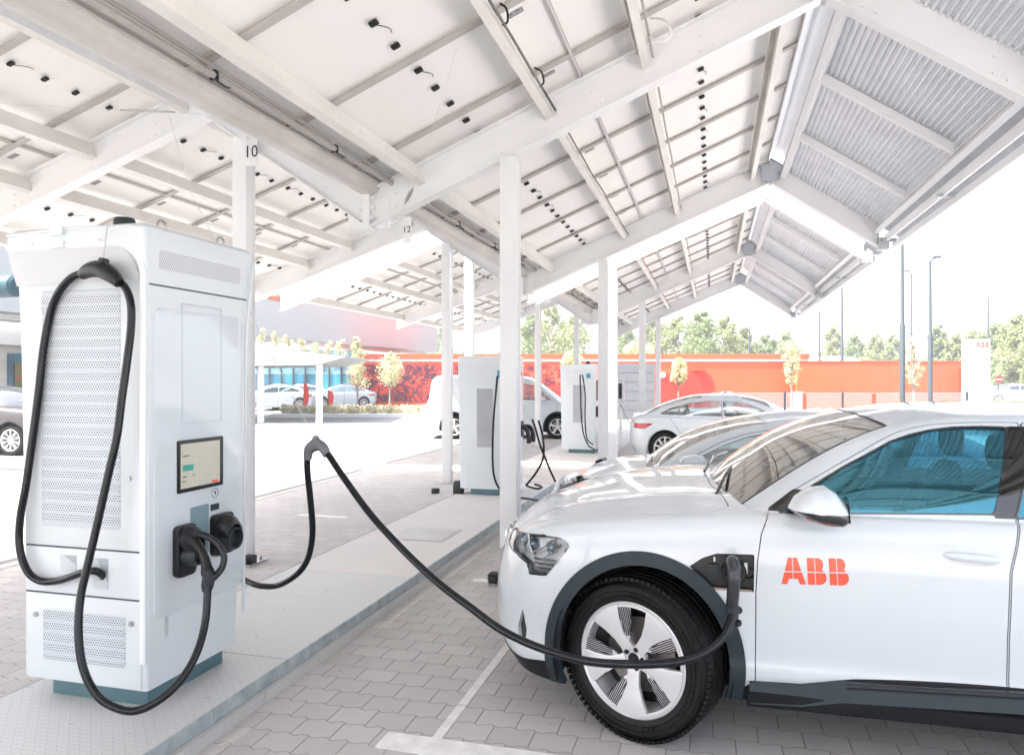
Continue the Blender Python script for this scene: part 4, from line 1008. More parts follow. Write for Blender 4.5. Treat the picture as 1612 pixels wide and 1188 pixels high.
# ------------------------------------------------------------ the near white SUV
def sil(x): return x
HERO=dict(
 outline=[(-.872,0),(-.856,.26),(-.812,.50),(-.757,.665),(-.684,.785),(-.565,.877),(-.40,.935),(-.2,.958),(.2,.965),(1.5,.965),(2.8,.955),(3.2,.92),(3.45,.82),(3.57,.60),(3.62,.3),(3.63,0)],
 N=(420,74,50),NG=(260,34,44),
 zb=H([(-.9,.27),(-.75,.238),(-.6,.218),(-.4,.207),(.4,.235),(3,.24),(3.65,.32)]),
 zs=H([(-.9,.845),(-.75,.865),(-.6,.91),(-.4,.955),(-.1,.995),(.3,1.03),(.6,1.052),(1.5,1.062),(3.0,1.06),(3.7,.98)]),
 zc=H([(-.78,.845),(-.72,.90),(-.6,.965),(-.4,1.035),(-.1,1.085),(.28,1.12),(.6,1.12),(3.2,1.1),(3.7,.98)]),
 fi=H([(0,.09),(.12,.03),(.3,0),(.55,.005),(.75,.03),(.9,.065),(1,.10)]),
 si=H([(0,.05),(.08,.03),(.17,.014),(.24,.020),(.36,.010),(.55,.0),(.70,.001),(.83,.006),(.92,.014),(1,.04)]),
 ri=H([(0,.08),(.2,.0),(.6,.0),(1,.06)]),
 xc=(-.05,2.9),gap=.0021,long=60,seal=.007,tumble=1.55,crown=2.7,crease=(.66,.012,.05),creasex=(-.72,.42),soft=5,
 C=[(0,.27,1.10),(.1,.44,1.235),(.2,.63,1.36),(.3,.87,1.455),(.36,1.03,1.490),(.45,1.30,1.522),(.6,1.9,1.535),(.75,2.55,1.51),(.87,3.1,1.42),(1,3.6,1.02)],
 A=[(0,.42,.82,1.03),(.1,.60,.785,1.155),(.2,.79,.738,1.280),(.3,1.0,.695,1.392),(.36,1.12,.675,1.436),(.45,1.35,.655,1.475),(.6,1.9,.65,1.492),(.75,2.5,.64,1.475),(.87,3.0,.62,1.40),(1,3.5,.74,1.02)],
 yb=H([(.4,.875),(.6,.895),(1.0,.90),(2.5,.90),(3.0,.87),(3.6,.76)]),
 ws=(.02,.345,.93),rw=(.86,.965,.88),lw=3.,
 wb=2.72,R=.372,arch=(.388,.435),trim=(.455,.498),floor=.26,cab=(.45,3.1),belt=1.06,seats=(1.25,2.1),seatz=.56,
 glass=[('mirror_sail',[(.56,1.072),(.665,1.150),(.70,1.150),(.70,1.072)]),('window_front',px_side([(1229,806,3.44),(1273,769,3.5),(1331,733,3.56),(1360,718,3.58),(1400,695,3.63),(1430,685,3.64),(1464,677.5,3.65),(1500,673.5,3.65),(1545,672.5,3.65),(1580,673.5,3.65),(1565,808,3.44),(1400,807,3.43)])),
        ('pillar_trim',[(1.545,1.437),(1.62,1.437),(1.505,1.085),(1.434,1.085)]),
        ('window_rear',[(1.625,1.437),(2.2,1.43),(2.42,1.405),(2.35,1.09),(1.512,1.085)]),
        ('window_quarter',[(2.45,1.40),(2.72,1.35),(3.02,1.22),(3.0,1.12),(2.40,1.09)])],
 doors=[('front',[(.494,.30),(.496,.725),(.503,.86),(.519,.975),(.556,1.071),(.60,1.105),(.636,1.136),(.80,1.236),(.963,1.332),(1.05,1.382),(1.112,1.412),(1.19,1.434),(1.27,1.449),(1.42,1.459),(1.592,1.461),(1.512,1.094),(1.463,.877),(1.454,.622),(1.459,.30)]),
        ('rear',[(1.466,.30),(1.461,.622),(1.470,.877),(1.519,1.094),(1.599,1.461),(2.2,1.455),(2.46,1.43),(2.40,1.05),(2.36,.80),(2.22,.62),(2.22,.30)])],
 hood=[(-.735,-.2),(-.735,.50),(-.66,.70),(-.4,.80),(.1,.875),(.30,.875),(.385,.80),(.37,.7),(.30,.4),(.27,.0),(.27,-.2)],
 low=H([(-.9,.345),(-.8,.315),(-.6,.285),(-.475,.305),(-.3,.32),(.3,.30),(.69,.315),(.80,.362),(.90,.385),(1.5,.412),(2.2,.40),(3.1,.36),(3.7,.42)]),
 cuts=[],
 mats={},
)
HERO['cuts']=[('headlight',[(.585,.862),(.80,.880),(1.03,.903),(1.142,.902),(1.198,.892),(1.212,.866),(1.17,.805),(1.096,.716),(.995,.708),(.974,.758),(.876,.785),(.62,.80),(.59,.83)],'s'),
 ('air_slit',[(.956,.539),(.912,.44),(.918,.37),(.958,.355),(.974,.44)],'s'),('tail_light',[(4.6,.93),(5.85,.95),(5.85,.86),(4.9,.83)],'s')]
HERO['one']=('charge_port',[(.214,.817),(.27,.858),(.331,.881),(.490,.886),(.487,.723),(.312,.722)])
def outline_s(P):
    O=np.array(P['outline']);return np.r_[0,np.cumsum(np.hypot(*np.diff(O,axis=0).T))]
HERO['mats']=dict(wheel_arch_trim=(CLAD,.008,.03,'wheel_arch_trim'),lower_trim=(LOWB,.004,.03,'lower_trim'),headlight=(LENS,-.002,.0,'headlight'),air_slit=(GLOSSB,-.02,.0,'air_slit'),tail_light=(REDL,-.002,.01,'tail_light'),
  windscreen=(GLW,-.004,.0,'windscreen'),rear_window=(GLW,-.004,.0,'rear_window'),window_front=(GLS,-.006,0,'window'),window_rear=(GLS,-.006,0,'window'),window_quarter=(GLS,-.006,0,'window'),pillar_trim=(GLB,-.004,.0,'pillar_trim'),charge_port=(BLACK,-.035,0,'charge_port'),window_seal=(GLOSSB,.001,.004,'window_seal'),screen_seal=(GLOSSB,.001,.003,'screen_seal'),mirror_sail=(GLOSSB,.002,.004,'mirror_sail'))
# ------------------------------------------------------------ build the SUV
HX,HYc=-.315,4.33
suv=thing('parked_car','white SUV plugged in at the front right with orange-red letters on its door','car',(HX,HYc,0))
res=build_car(suv,HERO);finish_body(suv,HERO,res['body'])
V,T=tub_grid(HERO);TB=BVHTree.FromPolygons([Vector(v)+Vector((HX,HYc,0)) for v in V[:,:3]],T.tolist())
def onbody(px,py,off=0.):
    o=Vector((0,0,HC));d=(Vector(atD(px,py,1.))-o).normalized();h=TB.ray_cast(o,d);return (h[0]-d*off) if h[0] else Vector(atD(px,py,3.4))
def bodyy(x,z):
    h=TB.ray_cast(Vector((x+HX,HYc-1.5,z)),Vector((0,1,0)));return h[0].y-HYc if h[0] else -.965
O_=HERO
for sg in (-1,1):
    wheel(suv,0,sg*.845,.372,.245,sg,'five',yaw=R(-21));wheel(suv,2.72,sg*.845,.372,.245,sg,'five')
# sill blade under the doors
for sg in (-1,1):
    for nm,sec in (('sill_trim',[(.925,.315),(.975,.290),(.978,.235),(.93,.212),(.88,.215)]),):
        m=MB();m.rings([[(x,sg*y,z+dz) for y,z in sec] for x,dz in ((.46,0),(.8,.004),(1.5,.008),(2.25,.0))]);m.build(nm,mat('sill_black',(.012,.013,.015),.6,spec=.12),suv,world=False,bevel=.004)
    m=MB();m.rings([[(x,sg*y,z+dz) for y,z in [(.93,.318),(.975,.293),(.978,.289),(.962,.375),(.93,.375)]] for x,dz in ((.47,-.045),(.68,-.035),(.84,.0),(1.5,.03),(2.22,.02))])
    m.build('sill_ledge',CLAD,suv,world=False)
    m=MB()
    for k in range(2):
        m.rings([[(x,sg*y,z+dz) for y,z in [(.955,.352+k*.022),(.9725,.348+k*.022),(.9725,.354+k*.022),(.955,.358+k*.022)]] for x,dz in ((.86,-.004),(1.5,.026),(2.2,.018))])
    m.build('sill_rib',GLOSSB,suv,world=False)
# lettering on the door
door=res[('front',-1)]
def lettering(par,x0,z0,h,rot,m_,fy,flip=1,gap=.045):
    mb=MB()
    for q in abb_polys(h,gap):
        if flip<0: q=[(-a,b) for a,b in q]
        # fine rows so the decal follows the panel
        k=len(q);cx=sum(p[0] for p in q)/k;cz=sum(p[1] for p in q)/k
        tri=lambda a,b:(x0+a*math.cos(rot)-b*math.sin(rot),z0+a*math.sin(rot)+b*math.cos(rot))
        vs=[tri(*p) for p in q]+[tri(cx,cz)];mb.add([(x,fy(x,z)-.0015,z) for x,z in vs],[(i,(i+1)%k,k) for i in range(k)])
    return mb.build('lettering',m_,par,world=False)
ORANGE=mat('logo_orange_red',(.80,.075,.025),.35,coat=.5,var=.01)
lettering(door,.600,.768,.113,.045,ORANGE,bodyy)
for nm,sg,xx in (('front',-1,1.216),('front',1,1.216),('rear',-1,2.10),('rear',1,2.10)):
    m=MB();n=14;rs=[]
    for i in range(n+1):
        t_=i/n;x=xx+.005+.215*t_;z=.932-.012*t_;w=.0165*(1-abs(2*t_-1)**6)+.001;dy=.026*(1-abs(2*t_-1)**5)
        y0=-bodyy(x,z);rs.append([(x,sg*(y0+dy*.4+ .012*math.cos(a)*(1 if dy>0 else 0)*(.3+dy/.04)),z+w*math.sin(a)) for a in [2*math.pi*k/10 for k in range(10)]])
    m.rings(rs);h=m.build('door_handle',PAINT,res[(nm,sg)],smooth=True,world=False)
    m=MB();yy=-bodyy(xx+.1,.915);rs=[[(xx+.11+.085*math.cos(a)*s_,sg*(yy+.0015),.908+.022*math.sin(a)*s_) for a in [2*math.pi*k/20 for k in range(20)]] for s_ in (1,)]
    m.add(rs[0],[tuple(range(20))]);m.build('handle_recess',mat('paint_recess',(.66,.67,.68),.2,coat=1),res[(nm,sg)],world=False)
# mirrors
up=[(.615,1.118),(.64,1.165),(.695,1.205),(.755,1.212),(.80,1.185),(.84,1.135),(.852,1.105),(.80,1.108),(.735,1.100),(.66,1.108)]
lw_=[(.615,1.114),(.66,1.104),(.735,1.095),(.80,1.103),(.852,1.100),(.852,1.07),(.83,1.052),(.76,1.052),(.68,1.075)]
for sg in (-1,1):
    def loft(poly,nm,m_,par):
        cx,cz=.74,1.11;m=MB();rs=[]
        for y,s_ in ((.985,.45),(1.0,.78),(1.03,.95),(1.07,1.),(1.12,.97),(1.155,.86),(1.175,.62),(1.18,.3)): rs.append([(cx+(x-cx)*s_,sg*y,cz+(z-cz)*s_) for x,z in poly])
        m.rings(rs);return m.build(nm,m_,par,smooth=True,world=False)
    mi=loft(up,'mirror',PAINT,suv);loft(lw_,'mirror_base',GLOSSB,mi)
    m=MB();m.rings([[(.62,sg*.90,1.075),(.72,sg*.895,1.075),(.70,sg*.88,1.10),(.64,sg*.89,1.10)],[(.67,sg*1.02,1.09),(.77,sg*1.02,1.09),(.76,sg*1.02,1.125),(.68,sg*1.02,1.125)]]);m.build('mirror_arm',BLACK,mi,world=False,bevel=.006)
    m=MB();m.add([(.845,sg*1.02,1.07),(.845,sg*1.15,1.07),(.838,sg*1.15,1.17),(.838,sg*1.02,1.17)],[(0,1,2,3)]);m.build('mirror_glass',CHROME,mi,world=False)
# charge port details
m=MB();c=Vector((.405,-.93,.80))
m.box(.30,.335,-.945,-.935,.79,.83);m.cm=1;m.box(.318,.326,-.948,-.944,.842,.862);m.box(.448,.462,-.951,-.944,.80,.845);m.cm=2;m.box(.30,.48,-.96,-.95,.722,.730)
port=None
for o in kids(suv):
    if o.name.startswith('charge_port'): port=o
m.build('socket_label',[DGREY,mat('label_white',(.75,.75,.75),.5),mat('label_warm',(.35,.25,.2),.5)],port,world=False)
m=MB();m.lathe([(.0,.0),(.05,.0),(.055,.02),(.05,.03),(.03,.03),(.03,.01)],c+Vector((0,0,0)),(0,-1,0),20);m.lathe([(.0,.0),(.022,.0),(.024,.02)],(.465,-.93,.80),(0,-1,0),14);m.build('socket',BLACK,port,smooth=True,world=False)
# gun in the port, part of the cable
m=MB();pts=spline([atD(1149,905,3.30),atD(1151,893,3.20),atD(1153,884,3.12),atD(1155,893,3.075),atD(1155,912,3.06),atD(1154,935,3.075),atD(1153,950,3.10)],6)
m.tube(pts,[.030]*8+[.028]*8+[.0265]*8+[.026]*30 if False else [.029-.004*i/len(pts) for i in range(len(pts))],16);m.build('plug_handle',mat('gun_satin_black',(.03,.035,.04),.25),c2,smooth=True)
m=MB();m.tube([atD(1153,945,3.10),atD(1153,960,3.11),atD(1154,974,3.10)],[.026,.027,.021],16);m.build('collar',DGREY,c2,smooth=True)
for p in (atD(1163,960,3.13),atD(1162,980,3.13)):
    m=MB();m.lathe([(0,-.012),(.010,-.012),(.016,-.004),(.016,.004),(.010,.012),(0,.012)],p,(.5,-.8,0),12);m.build('lock_cap',BLACK,c2,smooth=True)
# headlights: housing, reflectors and daylight blades behind the clear lens
for sg in (-1,1):
    le=None
    for o in kids(suv):
        if o.name.startswith('headlight'):
            y=sum(v.co.y for v in o.data.vertices)/len(o.data.vertices)
            if y*sg>0: le=o
    me=le.data;vs=[(v.co.x,v.co.y,v.co.z) for v in me.vertices];cen=Vector([sum(a)/len(vs) for a in zip(*vs)])
    nrm=[v.normal for v in me.vertices]
    def dup(off,nm,m_,flt=None,thick=0):
        mb=MB();mb.add([Vector(v)-Vector(n)*off for v,n in zip(vs,nrm)],[tuple(p.vertices) for p in me.polygons if flt is None or flt(p.center)]);return mb.build(nm,m_,le,smooth=True,world=False)
    dup(.05,'housing',mat('lamp_housing',(.82,.84,.86),.3,.0,var=.12,vs=26))
    # walls between lens and housing come from the body panel rim; add a dark frame line
    m=MB();P_=HERO['cuts'][0][1]
    def sxyz(s,z,off=0.):
        # point on the outline at arc length s, from the tub surface
        i=np.argmin((V[:,3]-s)**2+(V[:,2]-z)**2+(V[:,4]>.02)*9);p=Vector(V[i,:3]);p.z=z;n=Vector((p.x-1.2 if p.x<-.6 else 0,p.y,0)).normalized() ;n=Vector((-max(0,(-.3-p.x))*2.2,p.y,0)).normalized();p-=n*off;return Vector((p.x,p.y if sg<0 else -p.y,p.z))
    for a,b in zip(P_,P_[1:]+P_[:1]):
        q=[sxyz(a[0]+(b[0]-a[0])*t_,a[1]+(b[1]-a[1])*t_,.004) for t_ in (0,.33,.66,1)];m.tube(q,.004,6)
    m.build('lamp_frame',GLOSSB,le,smooth=True,world=False)
    m=MB()
    for k in range(4):
        z=.722+k*.021;m.tube([sxyz(1.0+k*.003,z,.02),sxyz(1.04,z,.018),sxyz(1.085+k*.016,z+.003,.018)],.0062,6)
    m.build('daylight_blade',mat('lamp_silver',(.72,.74,.78),.12,.9),le,world=False)
    m=MB()
    for (a,b,c_,d) in ((.70,.865,.80,.80),(.80,.875,.90,.79),(.92,.885,.98,.80),(1.14,.885,1.0,.80),(1.17,.865,1.06,.79)):
        p0,p1=sxyz(a,b,.02),sxyz(c_,d,.03);m.tube([p0,(p0+p1)/2+Vector((0,0,-.004)),p1],[.006,.010,.006],6)
    m.build('reflector_blade',mat('lamp_silver',(.72,.74,.78),.12,.9),le,world=False)
    m=MB()
    for s_,r_ in ((.84,.026),(.97,.024),(1.09,.026)):
        c_=sxyz(s_,.842,.035);n=Vector((-.75 if s_<1 else -.3,-.7 if sg<0 else .7,0)).normalized();m.lathe([(0,.014),(r_*.5,.011),(r_*.85,.003),(r_,-.008),(r_*1.25,-.004),(r_*1.3,-.02)],c_,n,16)
    m.build('projector',mat('lamp_projector',(.12,.20,.28),.05,.6,coat=1),le,smooth=True,world=False)
# badge rings on the nose, wipers, roof rails, parking sensor
m=MB()
for k in range(4):
    cy=-.165+.11*k;m.tube([(-.835-.0,cy+.062*math.cos(a),.735+.062*math.sin(a)) for a in [2*math.pi*i/24 for i in range(25)]],.007,6)
m.build('nose_badge',CHROME,suv,smooth=True,world=False)
m=MB();m.box(-.85,-.80,-.28,.28,.46,.70);gr=m.build('grille',mat('grille_silver_grey',(.30,.32,.34),.35,.5),suv,world=False,bevel=.03)
m=MB()
for k in range(13): m.box(-.862,-.85,-.27+k*.045-.005,-.27+k*.045+.005,.48,.68)
m.build('grille_bar',CHROME,gr,world=False)
m=MB()
for a,b in (((.33,-.62,1.09),(.50,-.05,1.215)),((.27,-.05,1.13),(.40,.52,1.19))):
    m.tube(spline([a,((a[0]+b[0])/2-.02,(a[1]+b[1])/2,(a[2]+b[2])/2+.02),b],5),.009,6)
m.build('wiper',GLOSSB,suv,smooth=True,world=False)
m=MB();m.rings([[(x,y,z) for x,z in ((.26,1.06),(.40,1.06),(.40,1.098),(.29,1.098))] for y in (-.45,.45)]);m.build('cowl',INT,suv,world=False)
m=MB();p=onbody(849,963)-Vector((HX,HYc,0));m.lathe([(.0,.002),(.011,.002),(.013,-.002)],p,(-.45,-.85,0),14);m.build('parking_sensor',mat('sensor_white',(.62,.62,.63),.4),suv,smooth=True,world=False)
# ------------------------------------------------------------ second SUV/saloon behind
SED=dict(
 outline=[(-.83,0),(-.815,.24),(-.765,.46),(-.69,.62),(-.60,.72),(-.45,.80),(-.25,.85),(0,.87),(.3,.872),(1.5,.872),(2.7,.865),(3.05,.83),(3.28,.72),(3.4,.5),(3.44,.25),(3.45,0)],
 N=(190,38,26),NG=(140,22,28),
 zb=H([(-.9,.20),(-.5,.17),(.4,.18),(3,.19),(3.5,.28)]),
 zs=H([(-.9,.595),(-.7,.66),(-.5,.745),(-.25,.805),(.1,.845),(.5,.868),(1.5,.89),(2.7,.915),(3.5,.90)]),
 zc=H([(-.8,.60),(-.7,.69),(-.5,.775),(-.3,.84),(0,.895),(.3,.91),(3.0,.99),(3.5,.93)]),
 fi=H([(0,.07),(.15,.02),(.4,0),(.7,.02),(.9,.06),(1,.09)]),si=H([(0,.05),(.15,.02),(.45,.0),(.75,.0),(.9,.01),(1,.035)]),ri=H([(0,.08),(.3,.0),(.7,.0),(1,.05)]),
 xc=(-.05,2.8),crown=2.6,
 C=[(0,.10,.895),(.12,.30,1.05),(.25,.53,1.185),(.36,.80,1.275),(.45,1.07,1.33),(.55,1.45,1.365),(.68,2.0,1.35),(.82,2.6,1.22),(1,3.2,.97)],
 A=[(0,.28,.74,.87),(.12,.45,.715,1.005),(.25,.68,.665,1.125),(.36,.93,.63,1.21),(.45,1.18,.61,1.258),(.55,1.52,.60,1.285),(.68,2.0,.59,1.26),(.82,2.5,.585,1.16),(1,3.1,.66,.93)],
 yb=H([(.3,.79),(.6,.80),(2.5,.79),(2.9,.75),(3.3,.68)]),
 ws=(.02,.45,.92),rw=(.66,.97,.88),lw=3.,wb=2.66,R=.325,arch=(.345,.36),floor=.2,cab=(.38,2.9),belt=.90,seats=(1.15,1.9),seatz=.42,
 glass=[('window_front',[(.50,.935),(.62,1.0),(.80,1.095),(1.0,1.168),(1.2,1.208),(1.40,1.228),(1.53,1.232),(1.50,.945)]),('window_rear',[(1.575,1.232),(1.9,1.225),(2.2,1.185),(2.55,1.09),(2.78,.985),(2.70,.965),(1.54,.945)])],
 hood=[(-.70,-.2),(-.68,.42),(-.5,.60),(-.2,.70),(.2,.74),(.26,.70),(.16,.4),(.11,0),(.11,-.2)],
 doors=[('front',[(.40,.24),(.38,.7),(.42,.90),(.60,1.02),(.80,1.125),(1.0,1.192),(1.2,1.226),(1.55,1.248),(1.52,.90),(1.50,.24)]),('rear',[(1.505,.24),(1.525,.90),(1.555,1.248),(1.95,1.24),(2.25,1.19),(2.62,1.07),(2.55,.90),(2.35,.62),(2.22,.24)])],
 cuts=[('headlight',[(.62,.60),(.66,.665),(.80,.735),(1.02,.785),(1.19,.80),(1.20,.785),(1.02,.70),(.86,.62)],'s'),('tail_light',[(4.28,.80),(4.75,.80),(4.75,.70),(4.48,.695)],'s')],
 mats=dict(headlight=(LENS,-.002,0,'headlight'),tail_light=(REDL,-.002,.01,'tail_light'),windscreen=(GLW,-.004,0,'windscreen'),rear_window=(GLW,-.004,0,'rear_window'),window_front=(GLS2,-.005,0,'window'),window_rear=(GLS2,-.005,0,'window'),lower_trim=(CLAD,.002,.01,'lower_trim')))
def extras(t,P,style,y=.75):
    for sg in (-1,1):
        for ax in (0,P['wb']): wheel(t,ax,sg*y,P['R'],.21,sg,style)
        m=MB();b=P['belt']+.05;x=P['C'][1][1]+.28;ym=max(p[1] for p in P['outline'])
        rs=[]
        for y_,s_ in ((ym+.03,.5),(ym+.05,.9),(ym+.11,1.),(ym+.16,.85),(ym+.18,.4)): rs.append([(x+.10*s_*math.cos(a)*(1 if math.cos(a)>0 else 1.25),sg*y_,b+.03+.062*s_*math.sin(a)) for a in [2*math.pi*k/14 for k in range(14)]])
        m.rings(rs);mi=m.build('mirror',PAINT if t.get('dark') is None else CLAD,t,smooth=True,world=False)
        m=MB();m.tube([(x,sg*(ym-.08),b-.02),(x,sg*(ym+.06),b+.0)],.02,6);m.build('mirror_arm',BLACK,mi,world=False)
sed=thing('parked_car','white car parked directly behind the front SUV, only bonnet, windscreen and roof showing','car',(-.72,7.1,0),group='white cars at the chargers')
rs_=build_car(sed,SED);finish_body(sed,SED,None);extras(sed,SED,'ten')
for o in kids(sed):
    if o.name.startswith('headlight'):
        me=o.data;mb=MB();mb.add([Vector(v.co)-Vector(v.normal)*.035 for v in me.vertices],[tuple(p.vertices) for p in me.polygons]);mb.build('housing',mat('lamp_silver2',(.42,.42,.42),.2,.8,var=.25,vs=30),o,smooth=True,world=False)
m=MB();m.tube(spline([(.17,-.6,.90),(.20,-.2,.95),(.3,.0,1.03)],5),.009,6);m.build('wiper',GLOSSB,sed,smooth=True,world=False)
m=MB();m.rings([[(x,y,z) for x,z in ((.10,.85),(.22,.85),(.24,.893),(.12,.888))] for y in (-.45,.45)]);m.build('cowl',INT,sed,world=False)
# saloon beyond, nose to the right
sal=copy_tree(sed,None,'white saloon facing right with red tail lamp and ten spoke wheels, beyond the nearer cars')
sal.scale=(.93,1,1);sal.location=(1.60,15.1,0);sal.rotation_euler=(0,0,math.pi)
# ------------------------------------------------------------ van
VAN=dict(
 outline=[(-.80,0),(-.79,.3),(-.74,.55),(-.62,.72),(-.42,.80),(-.1,.83),(.5,.84),(2.9,.84),(3.1,.82),(3.2,.74),(3.24,.4),(3.25,0)],N=(150,28,18),NG=(110,24,26),
 zb=H([(-.9,.22),(.4,.2),(3.3,.24)]),zs=H([(-.9,.78),(-.6,.86),(-.2,.95),(.3,1.0),(3.3,1.03)]),zc=H([(-.8,.79),(-.6,.92),(-.3,1.03),(0,1.06),(3.3,1.05)]),
 fi=H([(0,.05),(.2,0),(.7,.02),(1,.09)]),si=H([(0,.04),(.2,.0),(.9,.0),(1,.02)]),ri=H([(0,.03),(.3,.0),(1,.01)]),xc=(-.1,2.9),
 C=[(0,-.28,1.02),(.2,.15,1.35),(.33,.46,1.60),(.4,.68,1.70),(.5,1.0,1.74),(.7,2.2,1.76),(.85,2.95,1.74),(.92,3.12,1.62),(1,3.22,1.0)],
 A=[(0,-.10,.78,.98),(.2,.26,.76,1.28),(.33,.55,.73,1.53),(.4,.76,.71,1.64),(.5,1.0,.71,1.68),(.7,2.2,.715,1.70),(.85,2.9,.71,1.68),(.92,3.06,.71,1.60),(1,3.16,.77,.99)],
 yb=H([(-.1,.80),(.4,.82),(3.2,.82)]),ws=(.03,.36,.93),lw=2.4,wb=2.55,R=.33,arch=(.36,.385),trim=(.40,.425),floor=.22,cab=(-.05,1.3),belt=1.02,seats=(.75,),seatz=.6,
 glass=[('window_front',[(.16,1.07),(.36,1.24),(.62,1.47),(.98,1.53),(.98,1.07)])],
 doors=[('front',[(.02,.26),(.0,.95),(.14,1.08),(.40,1.32),(.68,1.56),(1.08,1.62),(1.08,.26)])],
 low=H([(-.9,.42),(-.5,.40),(-.4,.23),(.4,.19),(3.3,.19)]),
 cuts=[('headlight',[(.62,.72),(1.0,.84),(1.2,.87),(1.1,.74),(.8,.68)],'s'),('tail_light',[(4.42,1.0),(4.55,1.0),(4.55,.62),(4.42,.62)],'s')],
 mats=dict(SED['mats'],wheel_arch_trim=(CLAD,.006,.02,'wheel_arch_trim')))
def sx_(v): return v*1.12 if v>0 else v
for k_ in ('outline',): VAN[k_]=[(sx_(p[0]),p[1]) for p in VAN[k_]]
VAN['C']=[(s,sx_(x),z) for s,x,z in VAN['C']];VAN['A']=[(s,sx_(x),y,z) for s,x,y,z in VAN['A']];VAN['wb']=2.84
vx,vy,_=atD(866,660,20.3)
van=thing('delivery_van','white delivery van with red letters parked in the sun behind the second charger','van',(vx,vy,0),math.pi+TH)
ym=.0
van.location=(vx-.84*SN*-1*0-.0,vy+.75,0)
build_car(van,VAN);finish_body(van,VAN,None);extras(van,VAN,'five_s' if False else 'simple',.72)
# (the camera side of a turned car is its +y side)
def vlet():
    mb=MB()
    for q in abb_polys(.24): mb.rings([[(2.55-a,.845+d,1.12+b) for a,b in q] for d in (-.03,.0)])
    return mb.build('lettering',ORANGE,van,world=False)
# measure the panel so that the letters lie on it
vlet()
# ------------------------------------------------------------ dark car at the left edge
DARK=mat('dark_brown_car_paint',(.045,.036,.034),.25,coat=1.,var=.01)
dk=thing('parked_car','dark brown car cut off by the left edge of the picture','car',(-16.9,12.5,0),math.pi+R(8));dk['dark']=1
DP=dict(HERO);DP['N']=(150,26,18);DP['NG']=(110,20,24);DP.pop('one');DP['R']=.33;DP['arch']=(.36,.39);DP['trim']=(.38,.41)
build_car(dk,DP,paint=DARK);finish_body(dk,DP,None);extras(dk,DP,'ten',.84)
x,y,_=atD(17,693,15.8)
# front axle (local x=0) should stand at the measured wheel; camera sees the +y side
dk.location=(x-.15,y+.93,0)
del dk['dark']
# ============================================================ background
C_RED=(.72,.075,.03)
def red_mat(name,sc=1.):
    m,nt,p=newmat(name);co=objco(nt);s=N(nt,'ShaderNodeSeparateXYZ');nt.links.new(co,s.inputs[0])
    f=M(nt,'FRACT',M(nt,'DIVIDE',s.outputs[0],2.6));l=M(nt,'LESS_THAN',f,.008)
    base=mixc(nt,noise(nt,co,.5,3),(.62,.078,.022),(.70,.105,.030));nt.links.new(mixc(nt,l,base,(.40,.04,.02)),p.inputs['Base Color']);p.inputs['Roughness'].default_value=.5;return m
def mural_mat():
    m,nt,p=newmat('red_leaf_mural');co=objco(nt);v=N(nt,'ShaderNodeTexVoronoi');v.feature='F1';v.inputs['Scale'].default_value=5.5
    d=N(nt,'ShaderNodeVectorMath');d.operation='ADD';nz=N(nt,'ShaderNodeTexNoise');nz.inputs['Scale'].default_value=2.2;nt.links.new(co,nz.inputs['Vector']);nt.links.new(co,d.inputs[0]);nt.links.new(nz.outputs['Color'],d.inputs[1]);nt.links.new(d.outputs[0],v.inputs['Vector'])
    sp=N(nt,'ShaderNodeSeparateColor');nt.links.new(v.outputs['Color'],sp.inputs[0]);s=N(nt,'ShaderNodeSeparateXYZ');nt.links.new(co,s.inputs[0])
    k=M(nt,'ADD',sp.outputs[0],M(nt,'MULTIPLY',noise(nt,co,1.1,4),.9));k=M(nt,'ADD',k,M(nt,'MULTIPLY',s.outputs[0],.035))
    c=ramp(nt,M(nt,'MULTIPLY',k,.52),[(.0,(.02,.004,.02)),(.24,(.06,.006,.02)),(.36,(.30,.008,.008)),(.50,(.62,.03,.012)),(.66,(.74,.08,.035)),(.86,(.78,.16,.09)),(1.,(.8,.45,.4))])
    nt.links.new(c,p.inputs['Base Color']);p.inputs['Roughness'].default_value=.55;return m
REDM=red_mat('red_wall_paint');RED2=mat('deep_red_niche',(.62,.028,.012),.5,var=.03);MUR=mural_mat()
WALLW=mat('white_render_wall',(.72,.71,.70),.7,var=.03,vs=.5)
FASC=mat('grey_white_fascia',(.43,.455,.455),.6,var=.02,vs=.4)
# local frames that face the camera axis: a along the picture, d along depth
def AX(a,d,z): return Vector((d*(a*CS-SN),d*(a*SN+CS),z)) if False else None
def wpt(lat,d,z=0): return (lat*CS-d*SN,lat*SN+d*CS,z)       # lat metres right of the axis, d metres deep
def lat(px,D): return (px-CX)/F*D
def zz(py,D): return HC+(HY-py)*D/F
def wbox(mb,l0,l1,d0,d1,z0,z1):
    i0=len(mb.v);mb.box(l0,l1,d0,d1,z0,z1)
    for i in range(i0,len(mb.v)): a,b,c=mb.v[i];mb.v[i]=wpt(a,b,c)
    return mb
D=42.
t=thing('painted_wall','long bright red building with a white stripe under its roof edge, behind the cars','building',wpt(2,D,0))
def wb(l0,l1,d0,d1,z0,z1,nm,m_,par=None,bev=0):
    return wbox(MB(),l0,l1,d0,d1,z0,z1).build(nm,m_,par or t,bevel=bev)
l0,l1=lat(555,D),lat(1273,D);zt=zz(557,D);z1,z2=zz(569,D),zz(565,D)
wb(l0,l1,D,D+9,0,z1,'wall',REDM)
wb(l0+.01,l1-.01,D-.05,D+9,z1+.002,z2,'stripe',mat('stripe_white',(.8,.78,.76),.5))
wb(l0,l1,D-.12,D+9.05,z2+.002,zt,'parapet',REDM)
wb(lat(572,D),lat(932,D),D-.06,D-.003,.35,z1-.18,'mural_panel',MUR)
wb(l0,lat(572,D)-.03,D-.10,D-.003,.0,z1-.1,'corner_panel',RED2)
t.name='red_building';
m=MB()
